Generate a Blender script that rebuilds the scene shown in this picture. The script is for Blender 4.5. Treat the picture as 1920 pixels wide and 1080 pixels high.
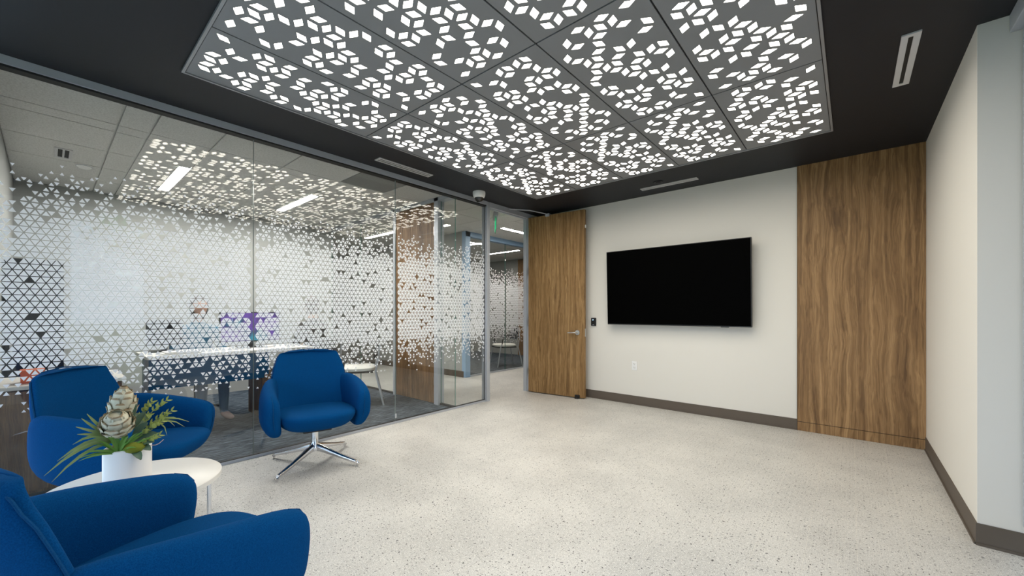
import bpy, bmesh, math, random
from mathutils import Vector, Matrix, noise
from mathutils.geometry import delaunay_2d_cdt
random.seed(7)
scn = bpy.context.scene
for o in list(bpy.data.objects): bpy.data.objects.remove(o)
COL = scn.collection
PI = math.pi

# ------------------------------------------------------------------ camera
YAW = math.atan2(636.0, 745.4)
cam_d = bpy.data.cameras.new('camera'); cam = bpy.data.objects.new('camera', cam_d); COL.objects.link(cam)
cam.location = (0, 0, 1.2); cam.rotation_euler = (PI / 2, 0, YAW)
cam_d.sensor_width = 36.0; cam_d.sensor_fit = 'HORIZONTAL'
cam_d.lens = 36.0 * 745.4 / 1920.0
cam_d.shift_y = 45.0 / 1920.0
cam_d.clip_start = 0.05
scn.camera = cam

# ------------------------------------------------------------------ world, exposure
SKY = 3.0
LAMP = 10.8       # backlit ceiling panels
OFFICE = 115.0     # linear lights of the neighbouring rooms
w = bpy.data.worlds.new('sky'); scn.world = w; w.use_nodes = True
nt = w.node_tree; nt.nodes.clear()
out = nt.nodes.new('ShaderNodeOutputWorld'); bg = nt.nodes.new('ShaderNodeBackground')
bg.inputs['Color'].default_value = (0.62, 0.79, 1.0, 1); bg.inputs['Strength'].default_value = SKY
nt.links.new(bg.outputs[0], out.inputs[0])
scn.view_settings.view_transform = 'Standard'; scn.view_settings.look = 'None'
scn.view_settings.gamma = 1.0; scn.view_settings.use_curve_mapping = False
scn.view_settings.exposure = 0.58
cy = scn.cycles
cy.max_bounces = 7; cy.diffuse_bounces = 3; cy.glossy_bounces = 3; cy.transparent_max_bounces = 10
cy.caustics_reflective = False; cy.caustics_refractive = False; cy.adaptive_threshold = .03

# ------------------------------------------------------------------ material helpers
def newmat(name):
    m = bpy.data.materials.new(name); m.use_nodes = True
    n = m.node_tree.nodes; return m, n, m.node_tree.links, n['Principled BSDF']
def plain(name, col, rough=.5, metal=0.0, spec=.5, bump=0.0, bscale=200, coat=0.0, sheen=0.0):
    m, n, l, b = newmat(name)
    b.inputs['Base Color'].default_value = (*col, 1); b.inputs['Roughness'].default_value = rough
    b.inputs['Metallic'].default_value = metal; b.inputs['Specular IOR Level'].default_value = spec
    b.inputs['Coat Weight'].default_value = coat; b.inputs['Sheen Weight'].default_value = sheen
    if bump:
        g = n.new('ShaderNodeNewGeometry'); t = n.new('ShaderNodeTexNoise'); t.inputs['Scale'].default_value = bscale
        bp = n.new('ShaderNodeBump'); bp.inputs['Strength'].default_value = bump; bp.inputs['Distance'].default_value = .002
        l.new(g.outputs['Position'], t.inputs['Vector']); l.new(t.outputs[0], bp.inputs['Height']); l.new(bp.outputs[0], b.inputs['Normal'])
    return m
def emit(name, col, s):
    m = bpy.data.materials.new(name); m.use_nodes = True; n = m.node_tree.nodes; n.clear()
    o = n.new('ShaderNodeOutputMaterial'); e = n.new('ShaderNodeEmission')
    e.inputs[0].default_value = (*col, 1); e.inputs[1].default_value = s
    m.node_tree.links.new(e.outputs[0], o.inputs[0]); return m
def ramp(n, stops):
    r = n.new('ShaderNodeValToRGB'); e = r.color_ramp.elements
    while len(e) > 1: e.remove(e[-1])
    e[0].position = stops[0][0]; e[0].color = (*stops[0][1], 1)
    for p, c in stops[1:]:
        k = e.new(p); k.color = (*c, 1)
    return r
def mapping(n, l, src, scale, rot=(0, 0, 0)):
    mp = n.new('ShaderNodeMapping'); mp.inputs['Scale'].default_value = scale; mp.inputs['Rotation'].default_value = rot
    l.new(src, mp.inputs['Vector']); return mp.outputs[0]
def mixcol(n, l, fac, a, b):
    x = n.new('ShaderNodeMix'); x.data_type = 'RGBA'
    if isinstance(fac, float): x.inputs[0].default_value = fac
    else: l.new(fac, x.inputs[0])
    for i, v in ((6, a), (7, b)):
        if isinstance(v, tuple): x.inputs[i].default_value = (*v, 1)
        else: l.new(v, x.inputs[i])
    return x.outputs[2]
def math2(n, l, op, a, b):
    x = n.new('ShaderNodeMath'); x.operation = op
    for i, v in ((0, a), (1, b)):
        if isinstance(v, (int, float)): x.inputs[i].default_value = v
        else: l.new(v, x.inputs[i])
    return x.outputs[0]

def terrazzo():
    m, n, l, b = newmat('terrazzo')
    g = n.new('ShaderNodeNewGeometry').outputs['Position']
    big = n.new('ShaderNodeTexNoise'); big.noise_dimensions = '2D'; big.inputs['Scale'].default_value = 2.2; big.inputs['Detail'].default_value = 4; l.new(g, big.inputs['Vector'])
    fine = n.new('ShaderNodeTexNoise'); fine.noise_dimensions = '2D'; fine.inputs['Scale'].default_value = 170; fine.inputs['Detail'].default_value = 2; l.new(g, fine.inputs['Vector'])
    base = ramp(n, [(.35, (.565, .558, .54)), (.65, (.66, .65, .625))]); l.new(big.outputs[0], base.inputs[0])
    fr = ramp(n, [(.32, (.86, .855, .85)), (.55, (1, 1, 1)), (.75, (1.08, 1.08, 1.08))]); l.new(fine.outputs[0], fr.inputs[0])
    mu = n.new('ShaderNodeMix'); mu.data_type = 'RGBA'; mu.blend_type = 'MULTIPLY'; mu.inputs[0].default_value = 1.0
    l.new(base.outputs[0], mu.inputs[6]); l.new(fr.outputs[0], mu.inputs[7]); col = mu.outputs[2]
    for sc, thr, sel, c in ((150, .26, .55, (.86, .84, .80)), (120, .22, .74, (.47, .45, .42)), (75, .19, .77, (.27, .265, .26)), (42, .125, .70, (.08, .08, .08))):
        v = n.new('ShaderNodeTexVoronoi'); v.voronoi_dimensions = '2D'; v.inputs['Scale'].default_value = sc
        nz = n.new('ShaderNodeTexNoise'); nz.noise_dimensions = '2D'; nz.inputs['Detail'].default_value = 0; nz.inputs['Scale'].default_value = sc * 1.6; l.new(g, nz.inputs['Vector'])
        off = n.new('ShaderNodeVectorMath'); off.operation = 'MULTIPLY_ADD'
        off.inputs[1].default_value = (.5 / sc,) * 3; l.new(nz.outputs['Color'], off.inputs[0]); l.new(g, off.inputs[2])
        l.new(off.outputs[0], v.inputs['Vector'])
        near = math2(n, l, 'LESS_THAN', v.outputs['Distance'], thr)
        sp = n.new('ShaderNodeSeparateColor'); l.new(v.outputs['Color'], sp.inputs[0])
        pick = math2(n, l, 'GREATER_THAN', sp.outputs[0], sel)
        col = mixcol(n, l, math2(n, l, 'MULTIPLY', near, pick), col, c)
    l.new(col, b.inputs['Base Color']); b.inputs['Roughness'].default_value = .42; b.inputs['Specular IOR Level'].default_value = .35
    return m
def wood(name, dark, mid, light, seed=0.0, sc=1.0):
    m, n, l, b = newmat(name)
    g = n.new('ShaderNodeNewGeometry').outputs['Position']
    add = n.new('ShaderNodeVectorMath'); add.inputs[1].default_value = (seed, seed * 1.7, seed * .3); l.new(g, add.inputs[0]); g = add.outputs[0]
    wn = n.new('ShaderNodeTexNoise'); wn.inputs['Scale'].default_value = 1.0; wn.inputs['Detail'].default_value = 3
    l.new(mapping(n, l, g, (5 * sc, 5 * sc, 1.6)), wn.inputs['Vector'])
    off = n.new('ShaderNodeVectorMath'); off.operation = 'MULTIPLY_ADD'; off.inputs[1].default_value = (.10, .10, 0)
    l.new(wn.outputs['Color'], off.inputs[0]); l.new(g, off.inputs[2])
    a = n.new('ShaderNodeTexNoise'); a.inputs['Scale'].default_value = 1; a.inputs['Detail'].default_value = 5; a.inputs['Roughness'].default_value = .62
    l.new(mapping(n, l, off.outputs[0], (26 * sc, 26 * sc, .55)), a.inputs['Vector'])
    f = n.new('ShaderNodeTexNoise'); f.inputs['Scale'].default_value = 1; f.inputs['Detail'].default_value = 3
    l.new(mapping(n, l, off.outputs[0], (120 * sc, 120 * sc, 1.4)), f.inputs['Vector'])
    r = ramp(n, [(.30, dark), (.5, mid), (.68, light)]); l.new(a.outputs[0], r.inputs[0])
    r2 = ramp(n, [(.35, (.78, .76, .72)), (.6, (1.12, 1.1, 1.05))]); l.new(f.outputs[0], r2.inputs[0])
    mu = n.new('ShaderNodeMix'); mu.data_type = 'RGBA'; mu.blend_type = 'MULTIPLY'; mu.inputs[0].default_value = 1
    l.new(r.outputs[0], mu.inputs[6]); l.new(r2.outputs[0], mu.inputs[7])
    l.new(mu.outputs[2], b.inputs['Base Color']); b.inputs['Roughness'].default_value = .5; b.inputs['Specular IOR Level'].default_value = .3
    return m
def fabric(name, col, col2):
    m, n, l, b = newmat(name)
    tc = n.new('ShaderNodeTexCoord').outputs['Object']
    t = n.new('ShaderNodeTexNoise'); t.inputs['Scale'].default_value = 420; l.new(tc, t.inputs['Vector'])
    r = ramp(n, [(.35, col), (.65, col2)]); l.new(t.outputs[0], r.inputs[0]); l.new(r.outputs[0], b.inputs['Base Color'])
    bp = n.new('ShaderNodeBump'); bp.inputs['Strength'].default_value = .25; bp.inputs['Distance'].default_value = .0015
    l.new(t.outputs[0], bp.inputs['Height']); l.new(bp.outputs[0], b.inputs['Normal'])
    b.inputs['Roughness'].default_value = .95; b.inputs['Specular IOR Level'].default_value = .06
    return m
def carpet():
    m, n, l, b = newmat('carpet')
    g = n.new('ShaderNodeNewGeometry').outputs['Position']
    a = n.new('ShaderNodeTexNoise'); a.inputs['Scale'].default_value = 1; a.inputs['Detail'].default_value = 6; a.inputs['Roughness'].default_value = .7
    l.new(mapping(n, l, g, (55, 7, 1)), a.inputs['Vector'])
    r = ramp(n, [(.38, (.016, .022, .030)), (.5, (.050, .065, .083)), (.64, (.155, .185, .22))]); l.new(a.outputs[0], r.inputs[0])
    l.new(r.outputs[0], b.inputs['Base Color']); b.inputs['Roughness'].default_value = .95; b.inputs['Specular IOR Level'].default_value = .1
    return m
def glass_mat(name, tint, refl=1.0):
    m = bpy.data.materials.new(name); m.use_nodes = True; n = m.node_tree.nodes; l = m.node_tree.links; n.clear()
    o = n.new('ShaderNodeOutputMaterial'); mx = n.new('ShaderNodeMixShader'); t = n.new('ShaderNodeBsdfTransparent'); gl = n.new('ShaderNodeBsdfGlossy')
    lw = n.new('ShaderNodeLayerWeight'); lw.inputs['Blend'].default_value = .5      # facing = 1 - cos, same on both sides of the pane
    p5 = n.new('ShaderNodeMath'); p5.operation = 'POWER'; p5.inputs[1].default_value = 5.0; l.new(lw.outputs['Facing'], p5.inputs[0])
    fr = n.new('ShaderNodeMath'); fr.operation = 'MULTIPLY_ADD'; fr.inputs[1].default_value = .957; fr.inputs[2].default_value = .043; l.new(p5.outputs[0], fr.inputs[0])
    t.inputs[0].default_value = (*tint, 1); gl.inputs['Roughness'].default_value = 0.0; gl.inputs['Color'].default_value = (refl, refl, refl, 1)
    l.new(fr.outputs[0], mx.inputs[0]); l.new(t.outputs[0], mx.inputs[1]); l.new(gl.outputs[0], mx.inputs[2]); l.new(mx.outputs[0], o.inputs[0])
    return m
def film_mat():
    m = bpy.data.materials.new('white_vinyl_film'); m.use_nodes = True; n = m.node_tree.nodes; l = m.node_tree.links; n.clear()
    o = n.new('ShaderNodeOutputMaterial'); a = n.new('ShaderNodeAddShader'); d = n.new('ShaderNodeBsdfDiffuse'); t = n.new('ShaderNodeBsdfTranslucent')
    d.inputs[0].default_value = (.78, .81, .85, 1); t.inputs[0].default_value = (.12, .125, .13, 1)
    l.new(d.outputs[0], a.inputs[0]); l.new(t.outputs[0], a.inputs[1]); l.new(a.outputs[0], o.inputs[0]); return m
def shade_mat():
    m = bpy.data.materials.new('shade_cloth'); m.use_nodes = True; n = m.node_tree.nodes; l = m.node_tree.links; n.clear()
    o = n.new('ShaderNodeOutputMaterial'); a = n.new('ShaderNodeAddShader'); d = n.new('ShaderNodeBsdfDiffuse'); t = n.new('ShaderNodeBsdfTranslucent')
    d.inputs[0].default_value = (.36, .38, .42, 1); t.inputs[0].default_value = (.12, .125, .135, 1)
    l.new(d.outputs[0], a.inputs[0]); l.new(t.outputs[0], a.inputs[1]); l.new(a.outputs[0], o.inputs[0]); return m
def tile_ceiling():
    m, n, l, b = newmat('acoustic_tile')
    g = n.new('ShaderNodeNewGeometry').outputs['Position']; t = n.new('ShaderNodeTexNoise'); t.inputs['Scale'].default_value = 90; t.inputs['Detail'].default_value = 4
    l.new(g, t.inputs['Vector']); r = ramp(n, [(.35, (.60, .60, .58)), (.6, (.74, .74, .72))]); l.new(t.outputs[0], r.inputs[0])
    l.new(r.outputs[0], b.inputs['Base Color']); b.inputs['Roughness'].default_value = .9; return m
def perforated():
    m, n, l, b = newmat('perforated_grey_metal')
    g = n.new('ShaderNodeNewGeometry').outputs['Position']; v = n.new('ShaderNodeTexVoronoi'); v.inputs['Scale'].default_value = 110; v.inputs['Randomness'].default_value = 0
    l.new(g, v.inputs['Vector']); r = ramp(n, [(.28, (.02, .02, .02)), (.36, (.34, .35, .34))]); l.new(v.outputs['Distance'], r.inputs[0])
    l.new(r.outputs[0], b.inputs['Base Color']); b.inputs['Roughness'].default_value = .6; return m

MT = dict(
    terrazzo=terrazzo(), grout=plain('grout', (.80, .77, .71), .8), carpet=carpet(),
    wall=plain('wall_paint', (.80, .775, .72), .85, spec=.2),
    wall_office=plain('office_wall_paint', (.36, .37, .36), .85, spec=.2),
    ceiling=plain('charcoal_paint', (.014, .0155, .020), .55, spec=.3),
    base=plain('rubber_base', (.125, .102, .082), .6, spec=.3),
    walnut=wood('walnut_laminate', (.140, .078, .035), (.265, .155, .070), (.41, .255, .125)),
    walnut_door=wood('walnut_door', (.155, .086, .034), (.28, .165, .068), (.42, .265, .122), 3.3, 1.3),
    walnut_cab=wood('walnut_cabinet', (.11, .06, .03), (.20, .115, .055), (.30, .18, .09), 7.1, 1.5),
    steel=plain('silver_aluminium', (.47, .50, .55), .4, .12), white_steel=plain('white_powder_coat', (.78, .78, .78), .45),
    chrome=plain('chrome', (.80, .80, .82), .12, 1.0), satin=plain('satin_nickel', (.62, .60, .57), .3, 1.0),
    black=plain('black_plastic', (.010, .010, .011), .45), gasket=plain('black_gasket', (.006, .006, .007), .6),
    screen=plain('dead_screen', (.0006, .0006, .0006), .55, spec=.02), white=plain('white_plastic', (.90, .90, .89), .4),
    blue=fabric('blue_wool', (.001, .048, .165), (.002, .068, .225)), seam=fabric('blue_piping', (.005, .055, .16), (.008, .07, .20)),
    laminate=plain('white_laminate', (.80, .785, .75), .35), pot=plain('white_glaze', (.80, .80, .81), .4, bump=.15, bscale=25),
    glass=glass_mat('clear_glass', (.975, .985, .98)), edge=plain('green_glass_edge', (.05, .20, .17), .15, spec=.8), edge_pale=plain('pale_glass_edge', (.34, .40, .39), .2, spec=.6), blue_frame=plain('blue_grey_frame', (.26, .41, .60), .45),
    film=film_mat(), panel=plain('grey_metal_panel', (.24, .25, .265), .5), panel_frame=plain('panel_frame', (.33, .34, .36), .4, .3),
    glow=emit('backlit_diffuser', (1.0, .93, .80), LAMP), tube=emit('linear_lamp', (1, .96, .90), OFFICE), tube_hall=emit('corridor_lamp', (1, .92, .82), OFFICE * .4),
    tile=tile_ceiling(), tbar=plain('ceiling_tee', (.70, .71, .69), .5), perf=perforated(),
    slot=plain('vent_black', (.012, .011, .010), .7), vent=plain('vent_white', (.60, .60, .61), .5),
    shade=shade_mat(), lens=plain('smoked_dome', (.012, .012, .013), .08, spec=.8),
    green=emit('exit_green', (.05, .9, .35), .6), acrylic=plain('green_acrylic', (.10, .42, .24), .2),
    led=emit('reader_led', (.35, .6, 1.0), 3.0), navy=plain('navy_panel_fabric', (.006, .07, .17), .9),
    mesh=plain('black_mesh', (.012, .016, .026), .8), cream=plain('white_vinyl_seat', (.74, .74, .70), .5),
    orange=plain('orange_card', (.75, .16, .045), .6), soil=plain('brown_bark', (.14, .085, .05), .9, bump=1, bscale=60),
    moss=plain('moss', (.16, .19, .015), .95, bump=1, bscale=120),
    leaf=plain('leaf_blue_green', (.075, .135, .085), .5), leaf2=plain('leaf_yellow_green', (.24, .30, .10), .5), leaf3=plain('leaf_bright_green', (.11, .26, .035), .5),
    bract=plain('bract_cream', (.60, .58, .45), .6), bract2=plain('bract_rim', (.34, .25, .15), .6), berry=plain('berry_green', (.30, .36, .08), .45),
    grass=plain('lawn', (.09, .13, .05), .95, bump=1, bscale=30), bark=plain('bark', (.10, .075, .055), .9), foliage=plain('tree_foliage', (.07, .12, .035), .8),
    skin=plain('skin', (.52, .31, .23), .55), jeans=plain('light_denim', (.27, .36, .47), .9, bump=.5, bscale=700), teal=plain('teal_top', (.01, .12, .22), .9),
    dark=plain('black_cloth', (.013, .013, .016), .9), hair=plain('brown_hair', (.03, .018, .012), .6), shoe=plain('pale_pink_shoe', (.55, .40, .37), .6),
)
def wallpaper():
    m, n, l, b = newmat('purple_wallpaper_screen')
    g = n.new('ShaderNodeNewGeometry').outputs['Position']; t = n.new('ShaderNodeTexNoise'); t.inputs['Scale'].default_value = 5; t.inputs['Detail'].default_value = 3; l.new(g, t.inputs['Vector'])
    r = ramp(n, [(.32, (.01, .01, .03)), (.46, (.10, .04, .26)), (.56, (.02, .03, .10)), (.68, (.02, .25, .32))]); l.new(t.outputs[0], r.inputs[0])
    b.inputs['Base Color'].default_value = (0, 0, 0, 1); l.new(r.outputs[0], b.inputs['Emission Color']); b.inputs['Emission Strength'].default_value = 1.0
    return m
MT['wallpaper'] = wallpaper()

# ------------------------------------------------------------------ mesh helpers
def bm_new(): return bmesh.new()
def box(bm, lo, hi, bev=0.0, mi=0):
    r = bmesh.ops.create_cube(bm, size=1.0); vs = r['verts']
    for v in vs:
        for i in range(3): v.co[i] = lo[i] if v.co[i] < 0 else hi[i]
    fs = set(f for v in vs for f in v.link_faces)
    for f in fs: f.material_index = mi
    if bev:
        es = list(set(e for v in vs for e in v.link_edges))
        bmesh.ops.bevel(bm, geom=es, offset=bev, segments=2, affect='EDGES', profile=.5)
    return vs
def tube(bm, pts, r, seg=10, cap=True, r_end=None, mi=0, sq=False):
    pts = [Vector(p) for p in pts]; n = len(pts); rings = []; up = None
    for i, p in enumerate(pts):
        d = (pts[min(i + 1, n - 1)] - pts[max(i - 1, 0)]).normalized()
        if up is None:
            up = Vector((0, 0, 1)) if abs(d.z) < .9 else Vector((1, 0, 0))
        a = d.cross(up).normalized(); b = a.cross(d).normalized(); up = b
        rr = r[i] if isinstance(r, (list, tuple)) else (r if r_end is None else r + (r_end - r) * i / (n - 1))
        ring = []
        for k in range(seg):
            t = 2 * PI * k / seg + (PI / 4 if sq else 0)
            ring.append(bm.verts.new(p + a * math.cos(t) * rr + b * math.sin(t) * rr))
        rings.append(ring)
    skin_rings(bm, rings, cap, mi); return rings
def skin_rings(bm, rings, cap=True, mi=0):
    seg = len(rings[0])
    for i in range(len(rings) - 1):
        for k in range(seg):
            f = bm.faces.new((rings[i][k], rings[i][(k + 1) % seg], rings[i + 1][(k + 1) % seg], rings[i + 1][k])); f.material_index = mi
    if cap:
        for rg, rev in ((rings[0], True), (rings[-1], False)):
            f = bm.faces.new(rg[::-1] if rev else rg); f.material_index = mi
def loft(bm, loops, cap=True, mi=0):
    rings = [[bm.verts.new(p) for p in lp] for lp in loops]; skin_rings(bm, rings, cap, mi)
def cyl(bm, c, r, z0, z1, seg=32, r1=None):
    lo = [(c[0] + r * math.cos(2 * PI * k / seg), c[1] + r * math.sin(2 * PI * k / seg), z0) for k in range(seg)]
    rr = r if r1 is None else r1
    hi = [(c[0] + rr * math.cos(2 * PI * k / seg), c[1] + rr * math.sin(2 * PI * k / seg), z1) for k in range(seg)]
    loft(bm, [lo, hi])
def lathe(bm, prof, c=(0, 0), seg=32, cap=True):
    loft(bm, [[(c[0] + r * math.cos(2 * PI * k / seg), c[1] + r * math.sin(2 * PI * k / seg), z) for k in range(seg)] for r, z in prof], cap)
def se(x, e): return math.copysign(abs(x) ** e, x)
def mk(name, bm, mats, parent=None, smooth=False, label=None, world=False, sub=0):
    """link one mesh object; world=True: vertices are in world space and the parent is an unrotated thing"""
    if world and parent is not None:
        off = parent.location.copy()
        if parent.parent: off += parent.parent.location
        bmesh.ops.translate(bm, verts=bm.verts, vec=-off)
    bmesh.ops.recalc_face_normals(bm, faces=bm.faces)
    me = bpy.data.meshes.new(name); bm.to_mesh(me); bm.free()
    for m in (mats if isinstance(mats, (list, tuple)) else [mats]): me.materials.append(MT[m])
    if smooth:
        for p in me.polygons: p.use_smooth = True
    o = bpy.data.objects.new(name, me); COL.objects.link(o)
    if parent is not None: o.parent = parent
    if label: o['label'] = label
    if sub:
        s = o.modifiers.new('subdivision', 'SUBSURF'); s.levels = sub; s.render_levels = sub
    elif smooth:
        try: me.set_sharp_from_angle(angle=math.radians(40))
        except Exception: pass
    return o
def tag(o, label, cat, group=None, kind=None):
    o['label'] = label; o['category'] = cat
    if group: o['group'] = group
    if kind: o['kind'] = kind
    return o
def thing(name, label, cat, loc=(0, 0, 0), rz=0, group=None, kind=None):
    o = bpy.data.objects.new(name, None); COL.objects.link(o); o.empty_display_size = .1
    o.location = loc; o.rotation_euler = (0, 0, rz); return tag(o, label, cat, group, kind)
def boxes(*bs, bev=0.0):
    bm = bm_new()
    for lo, hi in bs: box(bm, lo, hi, bev)
    return bm
def struct(name, bm, mats, label, cat, smooth=False):
    o = mk(name, bm, mats, smooth=smooth); tag(o, label, cat, kind='structure'); return o
def copy_tree(o, parent=None):
    c = o.copy(); COL.objects.link(c)
    if parent is not None: c.parent = parent
    for ch in list(o.children): copy_tree(ch, c)
    return c

# ------------------------------------------------------------------ room dimensions (metres)
H = 2.68          # ceiling
XG = -3.755       # glass partition
YE = 4.967        # end wall with the television
XR = 0.495        # right wall
YR = 3.12         # where the right wall steps back to the windows
XW = 0.74         # window wall
YB = -3.0         # wall behind the camera
OX, OY0, OY1 = -7.08, -0.24, 3.32     # neighbouring office
C2X = -5.40       # front of the far office

# ------------------------------------------------------------------ floor with terrazzo planks
fl = struct('floor', boxes(((XG - .05, YB, -.06), (XW + .1, YE, -.0006)), ((-10.6, OY1, -.06), (XG - .05, YE, -.0006)), ((C2X, YE, -.06), (-3.70, 8.6, -.0006))), 'grout', 'pale speckled terrazzo floor laid in long planks', 'floor')
PW, PL, GAP = .1985, 1.19, .0012
me_pl = None
def plank(x0, x1, y0, y1):
    bm = bm_new(); box(bm, (x0 + GAP / 2, y0 + GAP / 2, -.004), (x1 - GAP / 2, y1 - GAP / 2, 0))
    mk('floor_plank', bm, 'terrazzo', fl)
x1 = .419 + PW * 2; k = 0
while x1 > XG + .001:
    x0 = max(x1 - PW, XG - .02); off = (k * .397) % PL; y = YB - off
    xa, xb = x0, min(x1, XW)
    top = YE if xa < XR else YR
    if xb > xa + .01:
        while y < YE:
            a, b = max(y, YB), min(y + PL, YE)
            if xa >= XR - .02: b = min(b, YR)
            if b - a > .02: plank(xa, xb, a, b)
            y += PL
    x1 -= PW; k += 1
bm = boxes(((-10.6, OY1, -.004), (XG - .02, YE, 0)), ((C2X + .02, YE, -.004), (-3.70, 8.6, 0)))
mk('corridor_terrazzo', bm, 'terrazzo', fl)
struct('floor_office', boxes(((OX, OY0, -.06), (XG - .02, OY1, .001))), 'carpet', 'blue grey striated office carpet behind the glass', 'carpet')
struct('floor_far_office', boxes(((-8.8, YE, -.06), (C2X, 8.6, .001))), 'carpet', 'dark blue carpet of the office across the corridor', 'carpet')

# ------------------------------------------------------------------ walls
struct('wall_end', boxes(((-3.70, YE, 0), (XR + .6, YE + .15, H + .2))), 'wall', 'warm white end wall carrying the television', 'wall')
struct('wall_right', boxes(((XR, YR, 0), (XR + .6, YE, H + .2))), 'wall', 'warm white right wall with outside corner', 'wall')
struct('wall_back', boxes(((XG, YB - .15, 0), (XW + .15, YB, .35)), ((XG, YB - .15, 2.55), (XW + .15, YB, H + .2)), ((XG, YB - .15, .35), (XG + .25, YB, 2.55)), ((XW - .3, YB - .15, .35), (XW + .15, YB, 2.55))), 'wall', 'wall with wide windows behind the camera', 'wall')
DY0, DY1 = .22, .98   # clear glass door in the window wall
struct('wall_window', boxes(((XW, YB, 0), (XW + .15, DY0 - .06, .13)), ((XW, DY1 + .06, 0), (XW + .15, YR, .13)), ((XW, YB, 2.58), (XW + .15, YR, H + .2))), 'wall', 'low sill wall and lintel of the window side', 'wall')
def basebd(name, lo, hi, lab, nrm):
    bm = bm_new(); box(bm, lo, hi)
    a = list(lo); b = list(hi); b[2] = .012
    if nrm == 'y-': a[1] -= .006
    if nrm == 'x-': a[0] -= .006
    box(bm, a, b); struct(name, bm, 'base', lab, 'baseboard')
basebd('baseboard_end', (-3.69, YE - .006, 0), (-.418, YE, .112), 'brown rubber baseboard under the television', 'y-')
basebd('baseboard_right', (XR - .006, YR, 0), (XR, YE - .012, .112), 'brown rubber baseboard along the right wall', 'x-')
basebd('baseboard_return', (XR - .006, YR - .006, 0), (XW, YR, .112), 'dark rubber baseboard on the wall return', 'y-')

# ------------------------------------------------------------------ ceiling of the room
struct('ceiling', boxes(((XG, YB - .1, H), (XW + .1, YE, H + .1))), 'ceiling', 'dark charcoal painted ceiling', 'ceiling')
PX0, PPX, PY0, PPY, PZ = -3.105, .596, .551, 1.193, 2.672
# rhombille lattice of the perforation: hexagon column, row, and which of its three rhombuses is cut out
PATTERN = [(0, 1, 0), (0, 1, 1), (0, 3, 0), (0, 3, 2), (0, 4, 2), (0, 5, 0), (0, 5, 1), (0, 5, 2), (0, 7, 0), (0, 7, 1), (0, 7, 2), (0, 9, 2), (1, -1, 0), (1, 0, 0), (1, 0, 1), (1, 1, 0), (1, 1, 2), (1, 2, 0), (1, 2, 1), (1, 2, 2), (1, 3, 0), (1, 3, 1), (1, 3, 2), (1, 6, 1), (1, 6, 2), (1, 7, 0), (1, 7, 1), (1, 7, 2), (1, 8, 0), (1, 8, 1), (1, 9, 1), (1, 9, 2), (2, -1, 0), (2, 0, 0), (2, 0, 1), (2, 0, 2), (2, 2, 0), (2, 2, 2), (2, 3, 0), (2, 3, 2), (2, 4, 0), (2, 4, 1), (2, 4, 2), (2, 5, 1), (2, 5, 2), (2, 6, 0), (2, 6, 1), (2, 7, 2), (2, 8, 0), (2, 9, 1), (3, -1, 0), (3, 0, 0), (3, 0, 1), (3, 1, 0), (3, 1, 2), (3, 2, 1), (3, 3, 0), (3, 3, 1), (3, 3, 2), (3, 4, 1), (3, 5, 1), (3, 6, 0), (3, 6, 1), (3, 6, 2), (3, 7, 0), (3, 7, 1), (3, 7, 2), (3, 8, 0), (3, 8, 1), (3, 9, 2), (4, 4, 1), (4, 6, 1)]
LX, LY, OX_, OY_, IN = .135, .112, .027, .1344, .625
def rhombus(i, j, t, variant):
    a = LX / math.sqrt(3); ang = PI / 2 + t * 2 * PI / 3; k = LY / (1.5 * a)
    c = Vector((OX_ + LX * (i + .5 * (j % 2)) + .5 * a * math.cos(ang), OY_ + LY * j + .5 * a * math.sin(ang) * k))
    ld = Vector((-math.sin(ang), math.cos(ang) * k)) * a * math.sqrt(3) / 2 * IN
    sd = Vector((math.cos(ang), math.sin(ang) * k)) * a / 2 * IN
    q = [c + ld, c + sd, c - ld, c - sd]
    if variant in 'XR': q = [Vector((PPX - p.x, p.y)) for p in q]
    if variant in 'YR': q = [Vector((p.x, PPY - p.y)) for p in q]
    return q
TURN = ('YXRSR', 'RXRSR', 'YSSSY')     # how each panel is turned: as cut, mirrored, or rotated
ORD = ['first', 'second', 'third', 'fourth', 'fifth']
ROWN = ['row nearest camera', 'middle row', 'row nearest television wall']
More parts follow.
